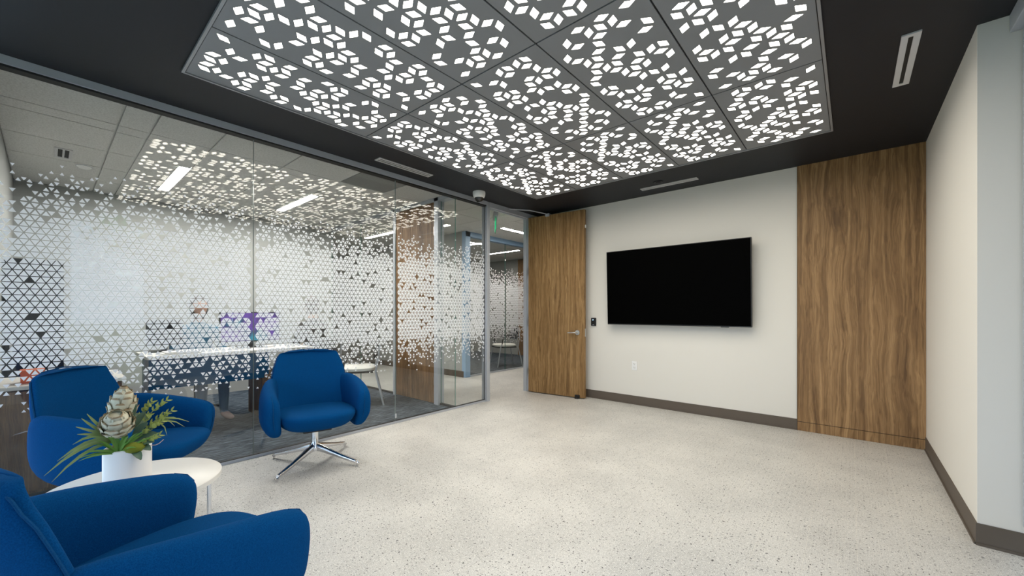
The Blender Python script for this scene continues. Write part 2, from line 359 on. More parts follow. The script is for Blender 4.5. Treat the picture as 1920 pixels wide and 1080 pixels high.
for ci in range(5):
    for rj in range(3):
        xa, ya = PX0 + ci * PPX, PY0 + rj * PPY; xb, yb = xa + PPX, ya + PPY
        t = thing('backlit_ceiling_panel', f'perforated grey backlit ceiling panel, {ORD[ci]} column from glass partition, {ROWN[rj]}', 'ceiling panel', ((xa + xb) / 2, (ya + yb) / 2, PZ), 0, 'backlit ceiling panels')
        g = .0045; verts = [Vector((xa + g, ya + g)), Vector((xb - g, ya + g)), Vector((xb - g, yb - g)), Vector((xa + g, yb - g))]
        faces = [[0, 1, 2, 3]]; mg = .032; holes = []
        for u in PATTERN:
            q = [p + Vector((xa, ya)) for p in rhombus(*u, TURN[rj][ci])]
            if all(xa + .01 < p.x < xb - .01 and ya + .01 < p.y < yb - .01 for p in q):
                holes.append(q); n0 = len(verts); verts += q; faces.append([n0, n0 + 1, n0 + 2, n0 + 3])
        vo, eo, fo, ov, oe, of = delaunay_2d_cdt(verts, [], faces, 0, 1e-6)
        bm = bm_new(); bv = [bm.verts.new((p.x, p.y, PZ)) for p in vo]
        def in_hole(p):
            for q in holes:
                c_ = (q[0] + q[2]) / 2; d_ = p - c_; l_ = q[0] - c_; w_ = q[1] - c_
                if abs(d_.dot(l_)) / l_.length_squared + abs(d_.dot(w_)) / w_.length_squared < 1: return True
            return False
        for f in fo:
            if not in_hole(sum((vo[k_] for k_ in f), Vector((0, 0))) / len(f)): bm.faces.new([bv[k_] for k_ in f])
        # hole reveals
        for q in holes:
            r0 = [bm.verts.new((p.x, p.y, PZ)) for p in q]; r1 = [bm.verts.new((p.x, p.y, PZ + .003)) for p in q]
            for k_ in range(4): bm.faces.new((r0[k_], r0[(k_ + 1) % 4], r1[(k_ + 1) % 4], r1[k_]))
        # turned-up rim of the tray
        r0 = [bm.verts.new((p.x, p.y, PZ)) for p in verts[:4]]; r1 = [bm.verts.new((p.x, p.y, H)) for p in verts[:4]]
        for k_ in range(4): bm.faces.new((r0[k_], r0[(k_ + 1) % 4], r1[(k_ + 1) % 4], r1[k_]))
        mk('perforated_face', bm, 'panel', t, world=True)
        bm = bm_new()
        for q in holes: bm.faces.new([bm.verts.new((p.x, p.y, PZ + .003)) for p in q[::-1]])
        for f in bm.faces:
            if f.normal.z > 0: f.normal_flip()
        off = t.location.copy(); bmesh.ops.translate(bm, verts=bm.verts, vec=-off)
        me = bpy.data.meshes.new('diffuser'); bm.to_mesh(me); bm.free(); me.materials.append(MT['glow'])
        o = bpy.data.objects.new('diffuser', me); COL.objects.link(o); o.parent = t; o['label'] = 'cream glowing rhombus openings'
fx0, fx1, fy0, fy1 = PX0, PX0 + 5 * PPX, PY0, PY0 + 3 * PPY
fw_ = .014
tag(mk('trim_ceiling_panels', boxes(((fx0 - fw_, fy0 - fw_, PZ - .006), (fx0, fy1 + fw_, H)), ((fx1, fy0 - fw_, PZ - .006), (fx1 + fw_, fy1 + fw_, H)), ((fx0, fy0 - fw_, PZ - .006), (fx1, fy0, H)), ((fx0, fy1, PZ - .006), (fx1, fy1 + fw_, H))), 'panel_frame'), 'slim grey metal frame around the backlit ceiling panels', 'trim', kind='structure')

def slot_vent(lab, x0, x1, y0, y1, axis, nslot, fw=.018):
    cx, cy = (x0 + x1) / 2, (y0 + y1) / 2
    t = thing('slot_diffuser', lab, 'air vent', (cx, cy, H - .008), 0, 'ceiling slot vents')
    z0, z1 = H - .008, H
    mk('frame', boxes(((x0, y0, z0), (x1, y0 + fw, z1)), ((x0, y1 - fw, z0), (x1, y1, z1)), ((x0, y0 + fw, z0), (x0 + fw, y1 - fw, z1)), ((x1 - fw, y0 + fw, z0), (x1, y1 - fw, z1))), 'vent', t, world=True)
    mk('slot', boxes(((x0 + fw, y0 + fw, H - .002), (x1 - fw, y1 - fw, H))), 'slot', t, world=True)
    for q in range(1, nslot):
        if axis == 'y':
            c = x0 + fw + (x1 - x0 - 2 * fw) * q / nslot; b = ((c - .007, y0 + fw, z0 + .001), (c + .007, y1 - fw, z1 - .002))
        else:
            c = y0 + fw + (y1 - y0 - 2 * fw) * q / nslot; b = ((x0 + fw, c - .007, z0 + .001), (x1 - fw, c + .007, z1 - .002))
        mk('blade', boxes(b), 'vent', t, world=True)
slot_vent('long slot air vent in the dark ceiling beside the glass partition', -3.52, -3.43, 2.07, 2.71, 'y', 2, .015)
slot_vent('long slot air vent in the dark ceiling above the television', -1.93, -1.29, 4.63, 4.71, 'x', 2, .015)
slot_vent('white slot air vent near the right wall with one dark slot', .205, .283, 2.975, 3.61, 'y', 1, .029)
t = thing('sprinkler_cover', 'small dark round sprinkler cover plate beside the far ceiling vent', 'sprinkler', (-1.67, 4.52, H))
bm = bm_new(); lathe(bm, [(.055, 0), (.055, -.006), (.045, -.009)], seg=32); mk('cover_plate', bm, 'ceiling', t)
bm = bm_new(); lathe(bm, [(.03, -.009), (.028, -.014)], seg=24); mk('cap', bm, 'ceiling', t)
# dome camera
t = thing('dome_camera', 'white dome security camera with black lens under the dark ceiling', 'camera', (-3.49, 3.465, H))
bm = bm_new(); lathe(bm, [(.076, 0), (.078, -.02), (.074, -.05), (.062, -.072), (.05, -.078)], seg=40); mk('housing', bm, 'white', t, smooth=True)
bm = bm_new(); lathe(bm, [(.056 * math.cos(a * PI / 18), -.072 - .052 * math.sin(a * PI / 18)) for a in range(9)] + [(.003, -.124)], seg=32); d_ = mk('dome', bm, 'lens', t, smooth=True)
bm = bm_new(); cyl(bm, (.0, -.02), .017, -.128, -.117, 20); mk('lens', bm, 'black', d_)

# ------------------------------------------------------------------ glass partition
gp = thing('wall_glass', 'butt jointed glass partition with white triangle film', 'glass wall', (XG, 0, 0), 0, kind='structure')
bm = boxes(((XG - .05, YB, 2.632), (XG + .05, 3.83, H)))
mk('header', bm, 'steel', gp, world=True)
mk('header_gasket', boxes(((XG - .035, YB, 2.620), (XG + .035, 3.83, 2.632))), 'gasket', gp, world=True)
mk('sill_channel', boxes(((XG - .02, YB, 0), (XG - .014, 3.83, .022)), ((XG + .014, YB, 0), (XG + .02, 3.83, .022))), 'steel', gp, world=True)
mk('sill_gasket', boxes(((XG - .014, YB, 0), (XG + .014, 3.83, .026))), 'gasket', gp, world=True)
def frame_post(x0, x1, y0, y1, z1, par, name='mullion', mat='steel'):
    bm = bm_new(); box(bm, (x0, y0, 0), (x1, y1, z1), .003); return mk(name, bm, mat, par, world=True)
frame_post(XG - .05, XG + .05, 3.83, 3.885, H, gp)
frame_post(XG - .05, XG + .05, 4.742, 4.80, H, gp, 'door_jamb')
mk('door_header', boxes(((XG - .05, 3.885, 2.615), (XG + .05, 4.742, H))), 'steel', gp, world=True)
mk('door_stop', boxes(((XG - .015, 3.885, 2.600), (XG + .015, 4.742, 2.615)), ((XG - .05, 4.727, 0), (XG + .01, 4.742, 2.615)), ((XG - .05, 3.885, 0), (XG + .01, 3.900, 2.615))), 'steel', gp, world=True)
mk('jamb_filler', boxes(((XG - .05, 4.80, 0), (XG + .055, YE, H + .1))), 'wall', gp, world=True)
mk('strike_plate', boxes(((XG + .012, 3.884, .90), (XG + .05, 3.8875, 1.02))), 'black', gp, world=True)
def pane(par, x0, x1, y0, y1, z0, z1, normal='x', edge='edge'):
    bm = bm_new(); box(bm, (x0, y0, z0), (x1, y1, z1))
    for f in bm.faces:
        n_ = f.normal; f.material_index = 0 if abs(n_.x if normal == 'x' else n_.y) > .5 else 1
    return mk('glass_pane', bm, ['glass', edge], par, world=True)
TP = .043; RH = .0372
def film(par, plane, ya, yb, seed, zlo=.60, zl1=.95, zh1=1.70, zhi=2.06, gone=.042):
    """white vinyl triangles on the room face of a pane"""
    rnd = random.Random(seed); bm = bm_new()
    r0 = int((zlo - .08) / RH); r1 = int((zhi + .05) / RH) + 1
    for r in range(r0, r1):
        for q in range(int(ya / (TP / 2)) - 2, int(yb / (TP / 2)) + 3):
            yc = q * TP / 2; up = (q + r) % 2 == 0; z0 = r * RH
            if yc - TP / 2 < ya + .004 or yc + TP / 2 > yb - .004: continue
            zc = z0 + RH * (.333 if up else .667)
            wob = .05 * noise.noise(Vector((yc * 3.1, 0, seed)))
            if zc < zl1: k = (zc + wob - zlo) / (zl1 - zlo)
            elif zc > zh1: k = (zhi - zc + wob) / (zhi - zh1)
            else: k = 1.0
            k = max(-.2, min(1, k))
            if k <= -.12: continue
            pr = (1 - gone) if k >= 1 else .12 + .82 * max(0, k) ** .6
            if rnd.random() > pr: continue
            sc = .43 + .395 * max(0, k) ** .8
            hw = TP / 2 * sc
            tri = [(-1, -1 / 3), (1, -1 / 3), (0, 2 / 3)] if up else [(-1, 1 / 3), (0, -2 / 3), (1, 1 / 3)]
            bm.faces.new([bm.verts.new((plane, yc + a * hw, zc + b * RH * sc)) for a, b in tri])
    o = mk('triangle_film', bm, 'film', par, world=True, label='white frosted triangle film fading out at top and bottom'); o['kind'] = 'stuff'; return o
for i, (a, b) in enumerate(((YB, -1.573), (-1.573, -.231), (-.231, 1.111), (1.111, 2.453), (2.453, 3.832))):
    p = pane(gp, XG - .006, XG + .006, a + .002, b - .002, .012, 2.64, edge='edge_pale')
    if i >= 1: film(p, XG + .0068, a, b, 11 + i)
mk('joint_clip', boxes(((XG + .006, 2.443, .055), (XG + .014, 2.463, .10))), 'steel', gp, world=True)

# office end glazing with its door
og = thing('wall_office_glass', 'glass office end wall with walnut door beyond the partition', 'glass wall', (-5.4, OY1, 0), 0, kind='structure')
mk('header', boxes(((OX, OY1 - .05, 2.632), (XG - .02, OY1 + .05, H))), 'steel', og, world=True)
mk('sill_channel', boxes(((OX, OY1 - .02, 0), (-5.02, OY1 + .02, .022)), ((-4.04, OY1 - .02, 0), (XG - .02, OY1 + .02, .022))), 'gasket', og, world=True)
frame_post(-4.125, -4.04, OY1 - .05, OY1 + .05, H, og, 'door_jamb'); frame_post(-5.06, -5.015, OY1 - .05, OY1 + .05, H, og, 'door_jamb')
for a, b in ((OX + .01, -6.06), (-6.055, -5.062), (-4.038, XG - .01)): pane(og, a, b, OY1 - .006, OY1 + .006, .012, 2.64, 'y')
dl = thing('door_2', 'walnut office door standing closed behind the glass partition', 'door', (-4.57, OY1, 0), kind='structure')
mk('leaf', boxes(((-5.012, OY1 - .03, .012), (-4.128, OY1 + .015, 2.632))), 'walnut_cab', dl, world=True)
for z in (.25, 1.2, 2.2): mk('hinge', boxes(((-4.135, OY1 - .045, z), (-4.105, OY1 - .030, z + .11))), 'satin', dl, world=True)

# entrance door standing open against the end wall
DA, DB = Vector((-3.69, 4.705, 0)), Vector((-2.785, 4.80, 0))
d1 = thing('door_1', 'tall walnut door with lever handle, open against the end wall', 'door', DA, math.atan2(DB.y - DA.y, DB.x - DA.x), kind='structure')
DL = (DB - DA).length
bm = bm_new(); box(bm, (0, 0, .012), (DL, .044, 2.612), .002); mk('leaf', bm, 'walnut_door', d1)
hx = DL - .105
hd = bm_new(); tube(hd, [(hx, 0, .915), (hx, -.012, .915)], .034, 28); h_ = mk('handle_rose', hd, 'satin', d1, smooth=True)
hd = bm_new(); tube(hd, [(hx, -.01, .915), (hx, -.045, .915), (hx - .012, -.055, .915), (hx - .06, -.056, .915), (hx - .125, -.054, .912)], .0105, 12); mk('lever', hd, 'satin', h_, smooth=True)
mk('latch_plate', boxes(((DL, .008, .86), (DL + .002, .036, .97))), 'satin', d1)
mk('edge_viewer', boxes(((DL, .010, 2.36), (DL + .008, .034, 2.40))), 'white', d1)
for z in (.25, 1.0, 1.75, 2.35): mk('hinge', boxes(((-.012, -.004, z), (.006, .03, z + .11))), 'satin', d1)
bm = bm_new(); box(bm, (DL - .14, -.022, .005), (DL - .07, 0, .05), .003); box(bm, (DL - .13, -.045, .0), (DL - .085, -.005, .02), .003); mk('kick_stop', bm, 'black', d1)
bm = bm_new(); tube(bm, [(.02, -.52, 2.632), (.20, -.30, 2.636)], .008, 8); tube(bm, [(.20, -.30, 2.636), (.33, -.02, 2.622)], .008, 8); box(bm, (.30, -.02, 2.59), (.36, .03, 2.632), .002)
mk('closer_arm', bm, 'steel', d1)

# ------------------------------------------------------------------ end wall objects
t = thing('wall_panel', 'full height walnut laminate wall panel right of the television', 'wall panel', (.036, YE, 0))
mk('panel', boxes(((-.417, YE - .012, .093), (XR - .001, YE, H))), 'walnut', t, world=True)
mk('backing', boxes(((-.417, YE - .004, .001), (XR - .001, YE, H))), 'black', t, world=True)
mk('toe_kick', boxes(((-.417, YE - .012, .001), (XR - .001, YE, .088))), 'walnut', t, world=True)
mk('edge_strip', boxes(((-.420, YE - .013, .001), (-.417, YE, H))), 'black', t, world=True)
TX0, TX1, TZ0, TZ1 = -2.468, -.800, 1.036, 1.992
t = thing('television', 'large black wall mounted flat television, switched off', 'television', ((TX0 + TX1) / 2, YE - .12, (TZ0 + TZ1) / 2))
tw, th = (TX1 - TX0) / 2, (TZ1 - TZ0) / 2
R_ = Matrix.Rotation(math.radians(2.2), 4, 'X')
bm = bm_new(); box(bm, (-tw, -.012, -th), (tw, .03, th), .004); bmesh.ops.transform(bm, matrix=R_, verts=bm.verts); mk('bezel', bm, 'black', t)
bm = bm_new(); box(bm, (-tw + .008, -.0135, -th + .012), (tw - .008, -.011, th - .008)); bmesh.ops.transform(bm, matrix=R_, verts=bm.verts); mk('screen', bm, 'screen', t)
bm = bm_new(); box(bm, (-tw * .6, .03, -th * .7), (tw * .6, .06, th * .4), .01); bmesh.ops.transform(bm, matrix=R_, verts=bm.verts); mk('rear_housing', bm, 'black', t)
bm = bm_new(); box(bm, (tw - .30, -.012, -th - .006), (tw - .22, .01, -th + .002)); bmesh.ops.transform(bm, matrix=R_, verts=bm.verts); mk('sensor_bar', bm, 'black', t)
mk('wall_bracket', boxes(((-.35, .04, -.2), (.35, .117, -.15)), ((-.35, .04, .1), (.35, .117, .15))), 'black', t)
t = thing('card_reader', 'small black card reader with blue light beside the open door', 'card reader', (-2.732, YE, 1.063))
bm = bm_new(); box(bm, (-.038, -.022, -.056), (.038, 0, .056), .006); mk('body', bm, 'black', t)
bm = bm_new(); tube(bm, [(-.005, -.0205, .028), (-.005, -.0235, .028)], .006, 12); mk('status_light', bm, 'led', t)
mk('logo_bar', boxes(((-.012, -.0228, -.044), (.012, -.0215, -.038))), 'steel', t)
t = thing('power_outlet', 'white duplex power outlet low on the wall under the television', 'outlet', (-2.142, YE, .502))
bm = bm_new(); box(bm, (-.036, -.006, -.058), (.036, 0, .058), .002); mk('cover_plate', bm, 'white', t)
for z in (-.022, .022):
    bm = bm_new(); box(bm, (-.017, -.009, z - .015), (.017, -.005, z + .015), .004); r_ = mk('receptacle', bm, 'white', t)
    mk('slot', boxes(((-.008, -.0096, z - .002), (-.005, -.0085, z + .008)), ((.005, -.0096, z - .002), (.008, -.0085, z + .008)), ((-.002, -.0096, z - .010), (.002, -.0085, z - .006))), 'gasket', r_)

# ------------------------------------------------------------------ windows (right of and behind the camera)
bm = bm_new(); box(bm, (.60, YB + .003, 2.590), (XW - .002, YR - .003, H - .002), .002); tag(mk('shade_cassette', bm, 'steel'), 'grey roller shade cassette along the window head at right', 'shade box')
wi = 1
for a, b, shaded in ((YB + .02, -1.55, True), (-1.55, DY0 - .06, True), (DY1 + .06, 2.06, True), (2.06, YR - .005, True)):
    wn = thing(f'window_{wi}', ['shaded window at the rear of the window wall', 'shaded window beside the camera on the right', 'shaded window beyond the glass door', 'shaded window next to the right wall return'][wi - 1], 'window', (XW, (a + b) / 2, .13), kind='structure'); wi += 1
    mk('window_frame', boxes(((XW + .01, a, .13), (XW + .08, a + .05, 2.58)), ((XW + .01, b - .05, .13), (XW + .08, b, 2.58)), ((XW + .01, a, .13), (XW + .08, b, .18)), ((XW + .01, a, 2.53), (XW + .08, b, 2.58))), 'steel', wn, world=True)
    pane(wn, XW + .03, XW + .04, a + .05, b - .05, .18, 2.53)
    if shaded:
        s_ = tag(mk('roller_shade', boxes(((.680, a + .055, .16), (.682, b - .055, 2.588))), 'shade'), ['grey roller shade drawn down at the far rear of the window wall', 'grey roller shade drawn down beside the camera', 'grey roller shade drawn down beyond the glass door', 'grey roller shade drawn down next to the wall return'][wi - 2], 'roller shade')
        mk('side_channel', boxes(((.640, b - .05, .15), (.70, b - .008, 2.588))), 'steel', s_)
        mk('hem_bar', boxes(((.672, a + .055, .150), (.690, b - .055, .17))), 'steel', s_)
dd = thing('door_3', 'clear glass exterior door in the window wall', 'door', (XW, (DY0 + DY1) / 2, 0), kind='structure')
mk('frame', boxes(((XW, DY0 - .06, 0), (XW + .1, DY0, 2.58)), ((XW, DY1, 0), (XW + .1, DY1 + .06, 2.58)), ((XW, DY0, 2.50), (XW + .1, DY1, 2.58))), 'steel', dd, world=True)
pane(dd, XW + .04, XW + .05, DY0, DY1, .02, 2.50)
bw = thing('window_5', 'wide three pane window in the wall behind the camera', 'window', (-1.6, YB, .35), kind='structure')
bx0, bx1 = XG + .25, XW - .3
mk('window_frame', boxes(((bx0, YB - .1, .35), (bx1, YB - .03, .40)), ((bx0, YB - .1, 2.50), (bx1, YB - .03, 2.55)), *[((bx0 + (bx1 - bx0 - .05) * q / 3, YB - .1, .40), (bx0 + (bx1 - bx0 - .05) * q / 3 + .05, YB - .03, 2.50)) for q in range(4)]), 'steel', bw, world=True)
pane(bw, bx0, bx1, YB - .07, YB - .06, .40, 2.50, 'y')

# ------------------------------------------------------------------ exit signs
def exit_sign(lab, loc, rz, plate):
    t = thing('exit_sign', lab, 'exit sign', loc, rz)
    bm = bm_new(); box(bm, (-.16, -.035, -.07), (.16, .035, 0), .012); mk('housing', bm, plate, t)
    mk('acrylic_panel', boxes(((-.15, -.005, -.27), (.15, .005, -.07))), 'acrylic', t)
    # letters E X I T, drawn with bars on both faces
    bm = bm_new(); z0, z1, s_ = -.245, -.10, .016
    for side in (-1, 1):
        yy0, yy1 = sorted((side * .0052, side * .0075)); x = -.125
        def bar(xa, za, xb, zb):
            p, q = Vector((xa * side, za)), Vector((xb * side, zb)); d = (q - p).normalized(); n_ = Vector((-d.y, d.x)) * s_ / 2
            pts = [p + n_, q + n_, q - n_, p - n_]
            loft(bm, [[(u.x, yy0, u.y) for u in pts], [(u.x, yy1, u.y) for u in pts]])
        m_ = -1
        bar(m_ * -.125, z0, m_ * -.125, z1); bar(m_ * -.125, z0, m_ * -.075, z0); bar(m_ * -.125, z1, m_ * -.075, z1); bar(m_ * -.125, (z0 + z1) / 2, m_ * -.085, (z0 + z1) / 2)
        bar(m_ * -.055, z0, m_ * .005, z1); bar(m_ * -.055, z1, m_ * .005, z0)
        bar(m_ * .032, z0, m_ * .032, z1); bar(m_ * .06, z1, m_ * .125, z1); bar(m_ * .092, z0, m_ * .092, z1)
    mk('lettering', bm, 'green', t)
exit_sign('green exit sign hanging from the corridor ceiling, seen edge on', (-4.08, 4.40, H), math.radians(135), 'steel')
exit_sign('green exit sign above the glass door at the window wall', (.55, .62, 2.675), PI / 2, 'steel')

# ------------------------------------------------------------------ neighbouring office shell, corridor, far office
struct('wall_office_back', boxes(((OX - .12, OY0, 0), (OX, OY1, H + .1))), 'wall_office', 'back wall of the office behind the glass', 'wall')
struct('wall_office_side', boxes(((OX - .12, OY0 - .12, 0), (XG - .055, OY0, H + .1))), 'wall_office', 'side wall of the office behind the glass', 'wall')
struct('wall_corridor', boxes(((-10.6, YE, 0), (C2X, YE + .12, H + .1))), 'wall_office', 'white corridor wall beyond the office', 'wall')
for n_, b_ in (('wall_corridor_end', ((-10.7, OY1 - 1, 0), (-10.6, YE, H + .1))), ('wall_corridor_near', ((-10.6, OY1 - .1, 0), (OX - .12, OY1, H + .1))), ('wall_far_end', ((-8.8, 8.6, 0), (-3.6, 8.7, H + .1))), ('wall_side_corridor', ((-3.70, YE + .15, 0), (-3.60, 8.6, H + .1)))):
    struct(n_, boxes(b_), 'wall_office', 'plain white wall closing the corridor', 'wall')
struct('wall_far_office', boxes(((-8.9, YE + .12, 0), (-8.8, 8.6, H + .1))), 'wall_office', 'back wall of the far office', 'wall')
basebd('baseboard_corridor', (-10.6, YE - .006, 0), (C2X, YE, .112), 'brown baseboard along the corridor wall', 'y-')
def tiled_ceiling(name, x0, x1, y0, y1, xs, ys, lab, skip=None):
    c = struct(name, boxes(((x0, y0, H + .012), (x1, y1, H + .1))), 'tbar', lab, 'ceiling')
    gx = [x0] + [v for v in xs if x0 + .05 < v < x1 - .05] + [x1]; gy = [y0] + [v for v in ys if y0 + .05 < v < y1 - .05] + [y1]
    for i in range(len(gx) - 1):
        for j in range(len(gy) - 1):
            m_ = 'tile'
            if skip and skip(gx[i], gy[j]): m_ = 'perf'
            mk('ceiling_tile', boxes(((gx[i] + .006, gy[j] + .006, H), (gx[i + 1] - .006, gy[j + 1] - .006, H + .014))), m_, c)
tiled_ceiling('ceiling_office', OX, XG - .05, OY0, OY1, [-6.46, -5.85, -5.22, -4.6, -4.42], [.37, .56, .97, 1.57, 2.17, 2.73], 'pale acoustic tile ceiling of the office', lambda x, y: abs(x + 4.42) < .02 and abs(y - 2.17) < .02)
tiled_ceiling('ceiling_corridor', -10.6, XG - .05, OY1, YE, [-10 + .61 * i for i in range(12)], [3.93, 4.54], 'pale acoustic tile ceiling over the corridor')
tiled_ceiling('ceiling_side_corridor', C2X + .0, -3.70, YE, 8.6, [-4.79, -4.18], [5.6, 6.2, 6.8, 7.4, 8.0], 'pale acoustic tile ceiling over the side corridor')
tiled_ceiling('ceiling_far_office', -8.8, C2X, YE + .12, 8.6, [-8.2, -7.6, -7.0, -6.4, -5.8], [5.7, 6.3, 6.9, 7.5, 8.1], 'pale acoustic tile ceiling of the far office')
def linear_light(lab, x0, x1, y0, y1, lamp='tube'):
    t = thing('linear_light', lab, 'ceiling light', ((x0 + x1) / 2, (y0 + y1) / 2, H - .006), 0, 'linear ceiling lights')
    mk('frame', boxes(((x0 - .008, y0 - .008, H - .006), (x0, y1 + .008, H)), ((x1, y0 - .008, H - .006), (x1 + .008, y1 + .008, H)), ((x0, y0 - .008, H - .006), (x1, y0, H)), ((x0, y1, H - .006), (x1, y1 + .008, H))), 'white', t, world=True)
    mk('diffuser', boxes(((x0, y0, H - .004), (x1, y1, H - .001))), lamp, t, world=True)
linear_light('white linear ceiling light in the office, nearest the left corner', -6.33, -5.18, .875, .965)
linear_light('white linear ceiling light in the office above the desk, right one', -6.33, -5.18, 2.165, 2.255)
linear_light('linear ceiling light over the corridor behind the walnut office door', -7.4, -6.25, 4.12, 4.21, 'tube_hall')
linear_light('linear ceiling light in the side corridor seen through the doorway', -4.71, -4.62, 5.2, 6.35, 'tube_hall')
linear_light('linear ceiling light in the far office, front one', -7.2, -6.05, 6.0, 6.09, 'tube_hall')
linear_light('linear ceiling light in the far office, rear one', -7.2, -6.05, 7.3, 7.39, 'tube_hall')
t = thing('ceiling_speaker', 'small round ceiling detector in the office tiles', 'detector', (-5.89, .25, H))
bm = bm_new(); lathe(bm, [(.06, 0), (.06, -.012), (.04, -.03), (.0, -.032)][:3], seg=28); mk('housing', bm, 'white', t, smooth=True)
bm = bm_new(); lathe(bm, [(.061, -.012), (.058, -.016)], seg=28); mk('ring', bm, 'steel', t)
slot_vent('short white vent in the office ceiling near the left corner', -5.74, -5.42, .05, .16, 'x', 2, .02)
# far office front
fg = thing('wall_far_glass', 'glass front of the far office with blue grey frame', 'glass wall', (C2X, 5.0, 0), kind='structure')
mk('header', boxes(((C2X - .05, YE, 2.59), (C2X + .05, 8.6, H))), 'blue_frame', fg, world=True)
frame_post(C2X - .05, C2X + .05, YE - .002, YE + .12, H, fg, 'end_post', 'blue_frame')
mk('sill_channel', boxes(((C2X - .02, YE, 0), (C2X + .02, 8.6, .022))), 'steel', fg, world=True)
for i, (a, b) in enumerate(((YE + .12, 6.11), (6.11, 7.35), (7.35, 8.6))):
    p = pane(fg, C2X - .006, C2X + .006, a + .002, b - .002, .012, 2.60); film(p, C2X + .0068, a, b, 31 + i)
for z in (1.95, 2.25): mk('joint_clip', boxes(((C2X + .006, 6.10, z), (C2X + .012, 6.12, z + .03))), 'white', fg, world=True)
tag(mk('walnut_panel', boxes(((-7.08, 8.55, .002), (-5.5, 8.597, 2.66))), 'walnut_cab'), 'tall walnut panel at the rear of the far office', 'wall panel')
# ------------------------------------------------------------------ OBJECTS
# ---- blue swivel lounge chairs (local: faces +x)
def back_bm():
    bm = bm_new(); loops = []; N = 32
    st = [(.36, .20, .02), (.365, .245, .06), (.39, .28, .088), (.46, .304, .098), (.55, .314, .098), (.64, .308, .094), (.71, .294, .088), (.77, .277, .080), (.815, .263, .072), (.845, .253, .064), (.863, .245, .052), (.874, .232, .034), (.879, .21, .012)]
    for z, wd, T in st:
        xc = -.205 - .25 * (z - .42) ** 1.15 if z > .42 else -.205
        lp = []
        for k in range(N):
            a = 2 * PI * k / N; u = se(math.cos(a), .48); v = se(math.sin(a), .75)
            zz = z - (.014 * abs(u) ** 2.5 if z > .8 else 0)
            lp.append((xc - T * .5 + T * .5 * v + .085 * abs(u) ** 2.2 * max(.3, 1 - (z - .5) * 1.1), .92 * wd * u, zz))
        loops.append(lp)
    loft(bm, loops); return bm
def arm_bm(sgn):
    bm = bm_new(); loops = []; N = 24
    st = [(-.275, .268, .46, .60, .03), (-.26, .278, .40, .65, .080), (-.21, .305, .335, .672, .112), (-.13, .332, .300, .668, .126), (-.03, .348, .285, .654, .134), (.07, .353, .281, .636, .138), (.155, .352, .284, .618, .138), (.215, .348, .292, .602, .132), (.252, .344, .305, .584, .122), (.274, .341, .330, .556, .100), (.285, .339, .37, .505, .055)]
    for x, yc, zb, zt, T in st:
        lp = []
        for k in range(N):
            a = 2 * PI * k / N; u = se(math.cos(a), .72); v = se(math.sin(a), .82)
            z = (zb + zt) / 2 + (zt - zb) / 2 * v
            lp.append((x + (.055 * ((z - .30) / .33 - .5) if x > .1 else 0) * (x - .1) / .18, sgn * (yc * .91 + T * .91 / 2 * u - .035 * max(0, .40 - z) / .12), z))
        loops.append(lp)
    loft(bm, loops); return bm
def seat_bm():
    bm = bm_new(); N = 40; loops = []
    for z, s_ in ((.292, .30), (.297, .54), (.312, .73), (.338, .87), (.366, .945), (.392, .985), (.412, 1.0), (.428, .985), (.439, .93), (.447, .74), (.452, .40)):
        lp = []
        for k in range(N):
            a = 2 * PI * k / N; u = se(math.cos(a), .66); v = se(math.sin(a), .60)
            lp.append((.066 + .305 * s_ * u, .282 * s_ * v * (1 - .06 * max(0, u)), z + .012 * u))
        loops.append(lp)
    loft(bm, loops); return bm
def swivel_leg():
    bm = bm_new(); loops = []
    for x, z, w_, h_ in ((.015, .122, .040, .060), (.05, .118, .040, .054), (.14, .094, .036, .040), (.25, .064, .031, .031), (.335, .044, .028, .026), (.372, .035, .026, .024), (.386, .024, .024, .026), (.388, .006, .018, .016)):
        lp = []
        for k in range(12):
            a = 2 * PI * k / 12; c_, s_ = se(math.cos(a), .6), se(math.sin(a), .6)
            if x < .38: lp.append((x, w_ / 2 * c_, z + h_ / 2 * s_))
            else: lp.append((x + h_ / 2 * -s_ if x < .387 else x - .004 + h_ / 2 * -s_, w_ / 2 * c_, z))
        loops.append(lp)
    loft(bm, loops); return bm
chair = thing('lounge_chair', 'x', 'chair', group='blue swivel lounge chairs')
bk = mk('backrest', back_bm(), 'blue', chair, smooth=True, sub=1)
pts = []
for z, wd in ((.47, .305), (.55, .315), (.64, .310), (.71, .296), (.77, .279), (.815, .265), (.843, .254)): pts.append((z, wd))
def edge_pt(z, wd, s): 
    xc = -.205 - .25 * (z - .42) ** 1.15
    return (xc - .045 + .085 * max(.3, 1 - (z - .5) * 1.1), s * (.92 * wd + .0005), z - (.014 if z > .8 else 0))
path = [edge_pt(z, w_, -1) for z, w_ in pts] + [(-.300, -.193, .854), (-.318, -.138, .871), (-.335, 0, .881), (-.318, .138, .871), (-.300, .193, .854)] + [edge_pt(z, w_, 1) for z, w_ in pts[::-1]]
bm = bm_new(); tube(bm, path, .0032, 6); mk('piping', bm, 'seam', bk, smooth=True)
for s in (-1, 1):
    ar = mk('armrest', arm_bm(s), 'blue', chair, smooth=True, sub=1)
    sh = lambda x, z: x + (.055 * ((z - .30) / .33 - .5)) * (x - .1) / .18
    ridge = [(.215, .348, .292, .602), (.252, .344, .305, .584), (.274, .341, .330, .556), (.285, .339, .37, .505)]
    bm = bm_new(); tube(bm, [(sh(x, zt) - .001, s * yc * .91, zt - .003) for x, yc, zb, zt in ridge] + [(sh(.289, .44), s * .308, .44)] + [(sh(x, zb) - .002, s * (yc * .91 - .035 * max(0, .40 - zb) / .12), zb + .004) for x, yc, zb, zt in ridge[::-1]], .0026, 6); mk('piping', bm, 'seam', ar, smooth=True)
mk('seat', seat_bm(), 'blue', chair, smooth=True, sub=1)
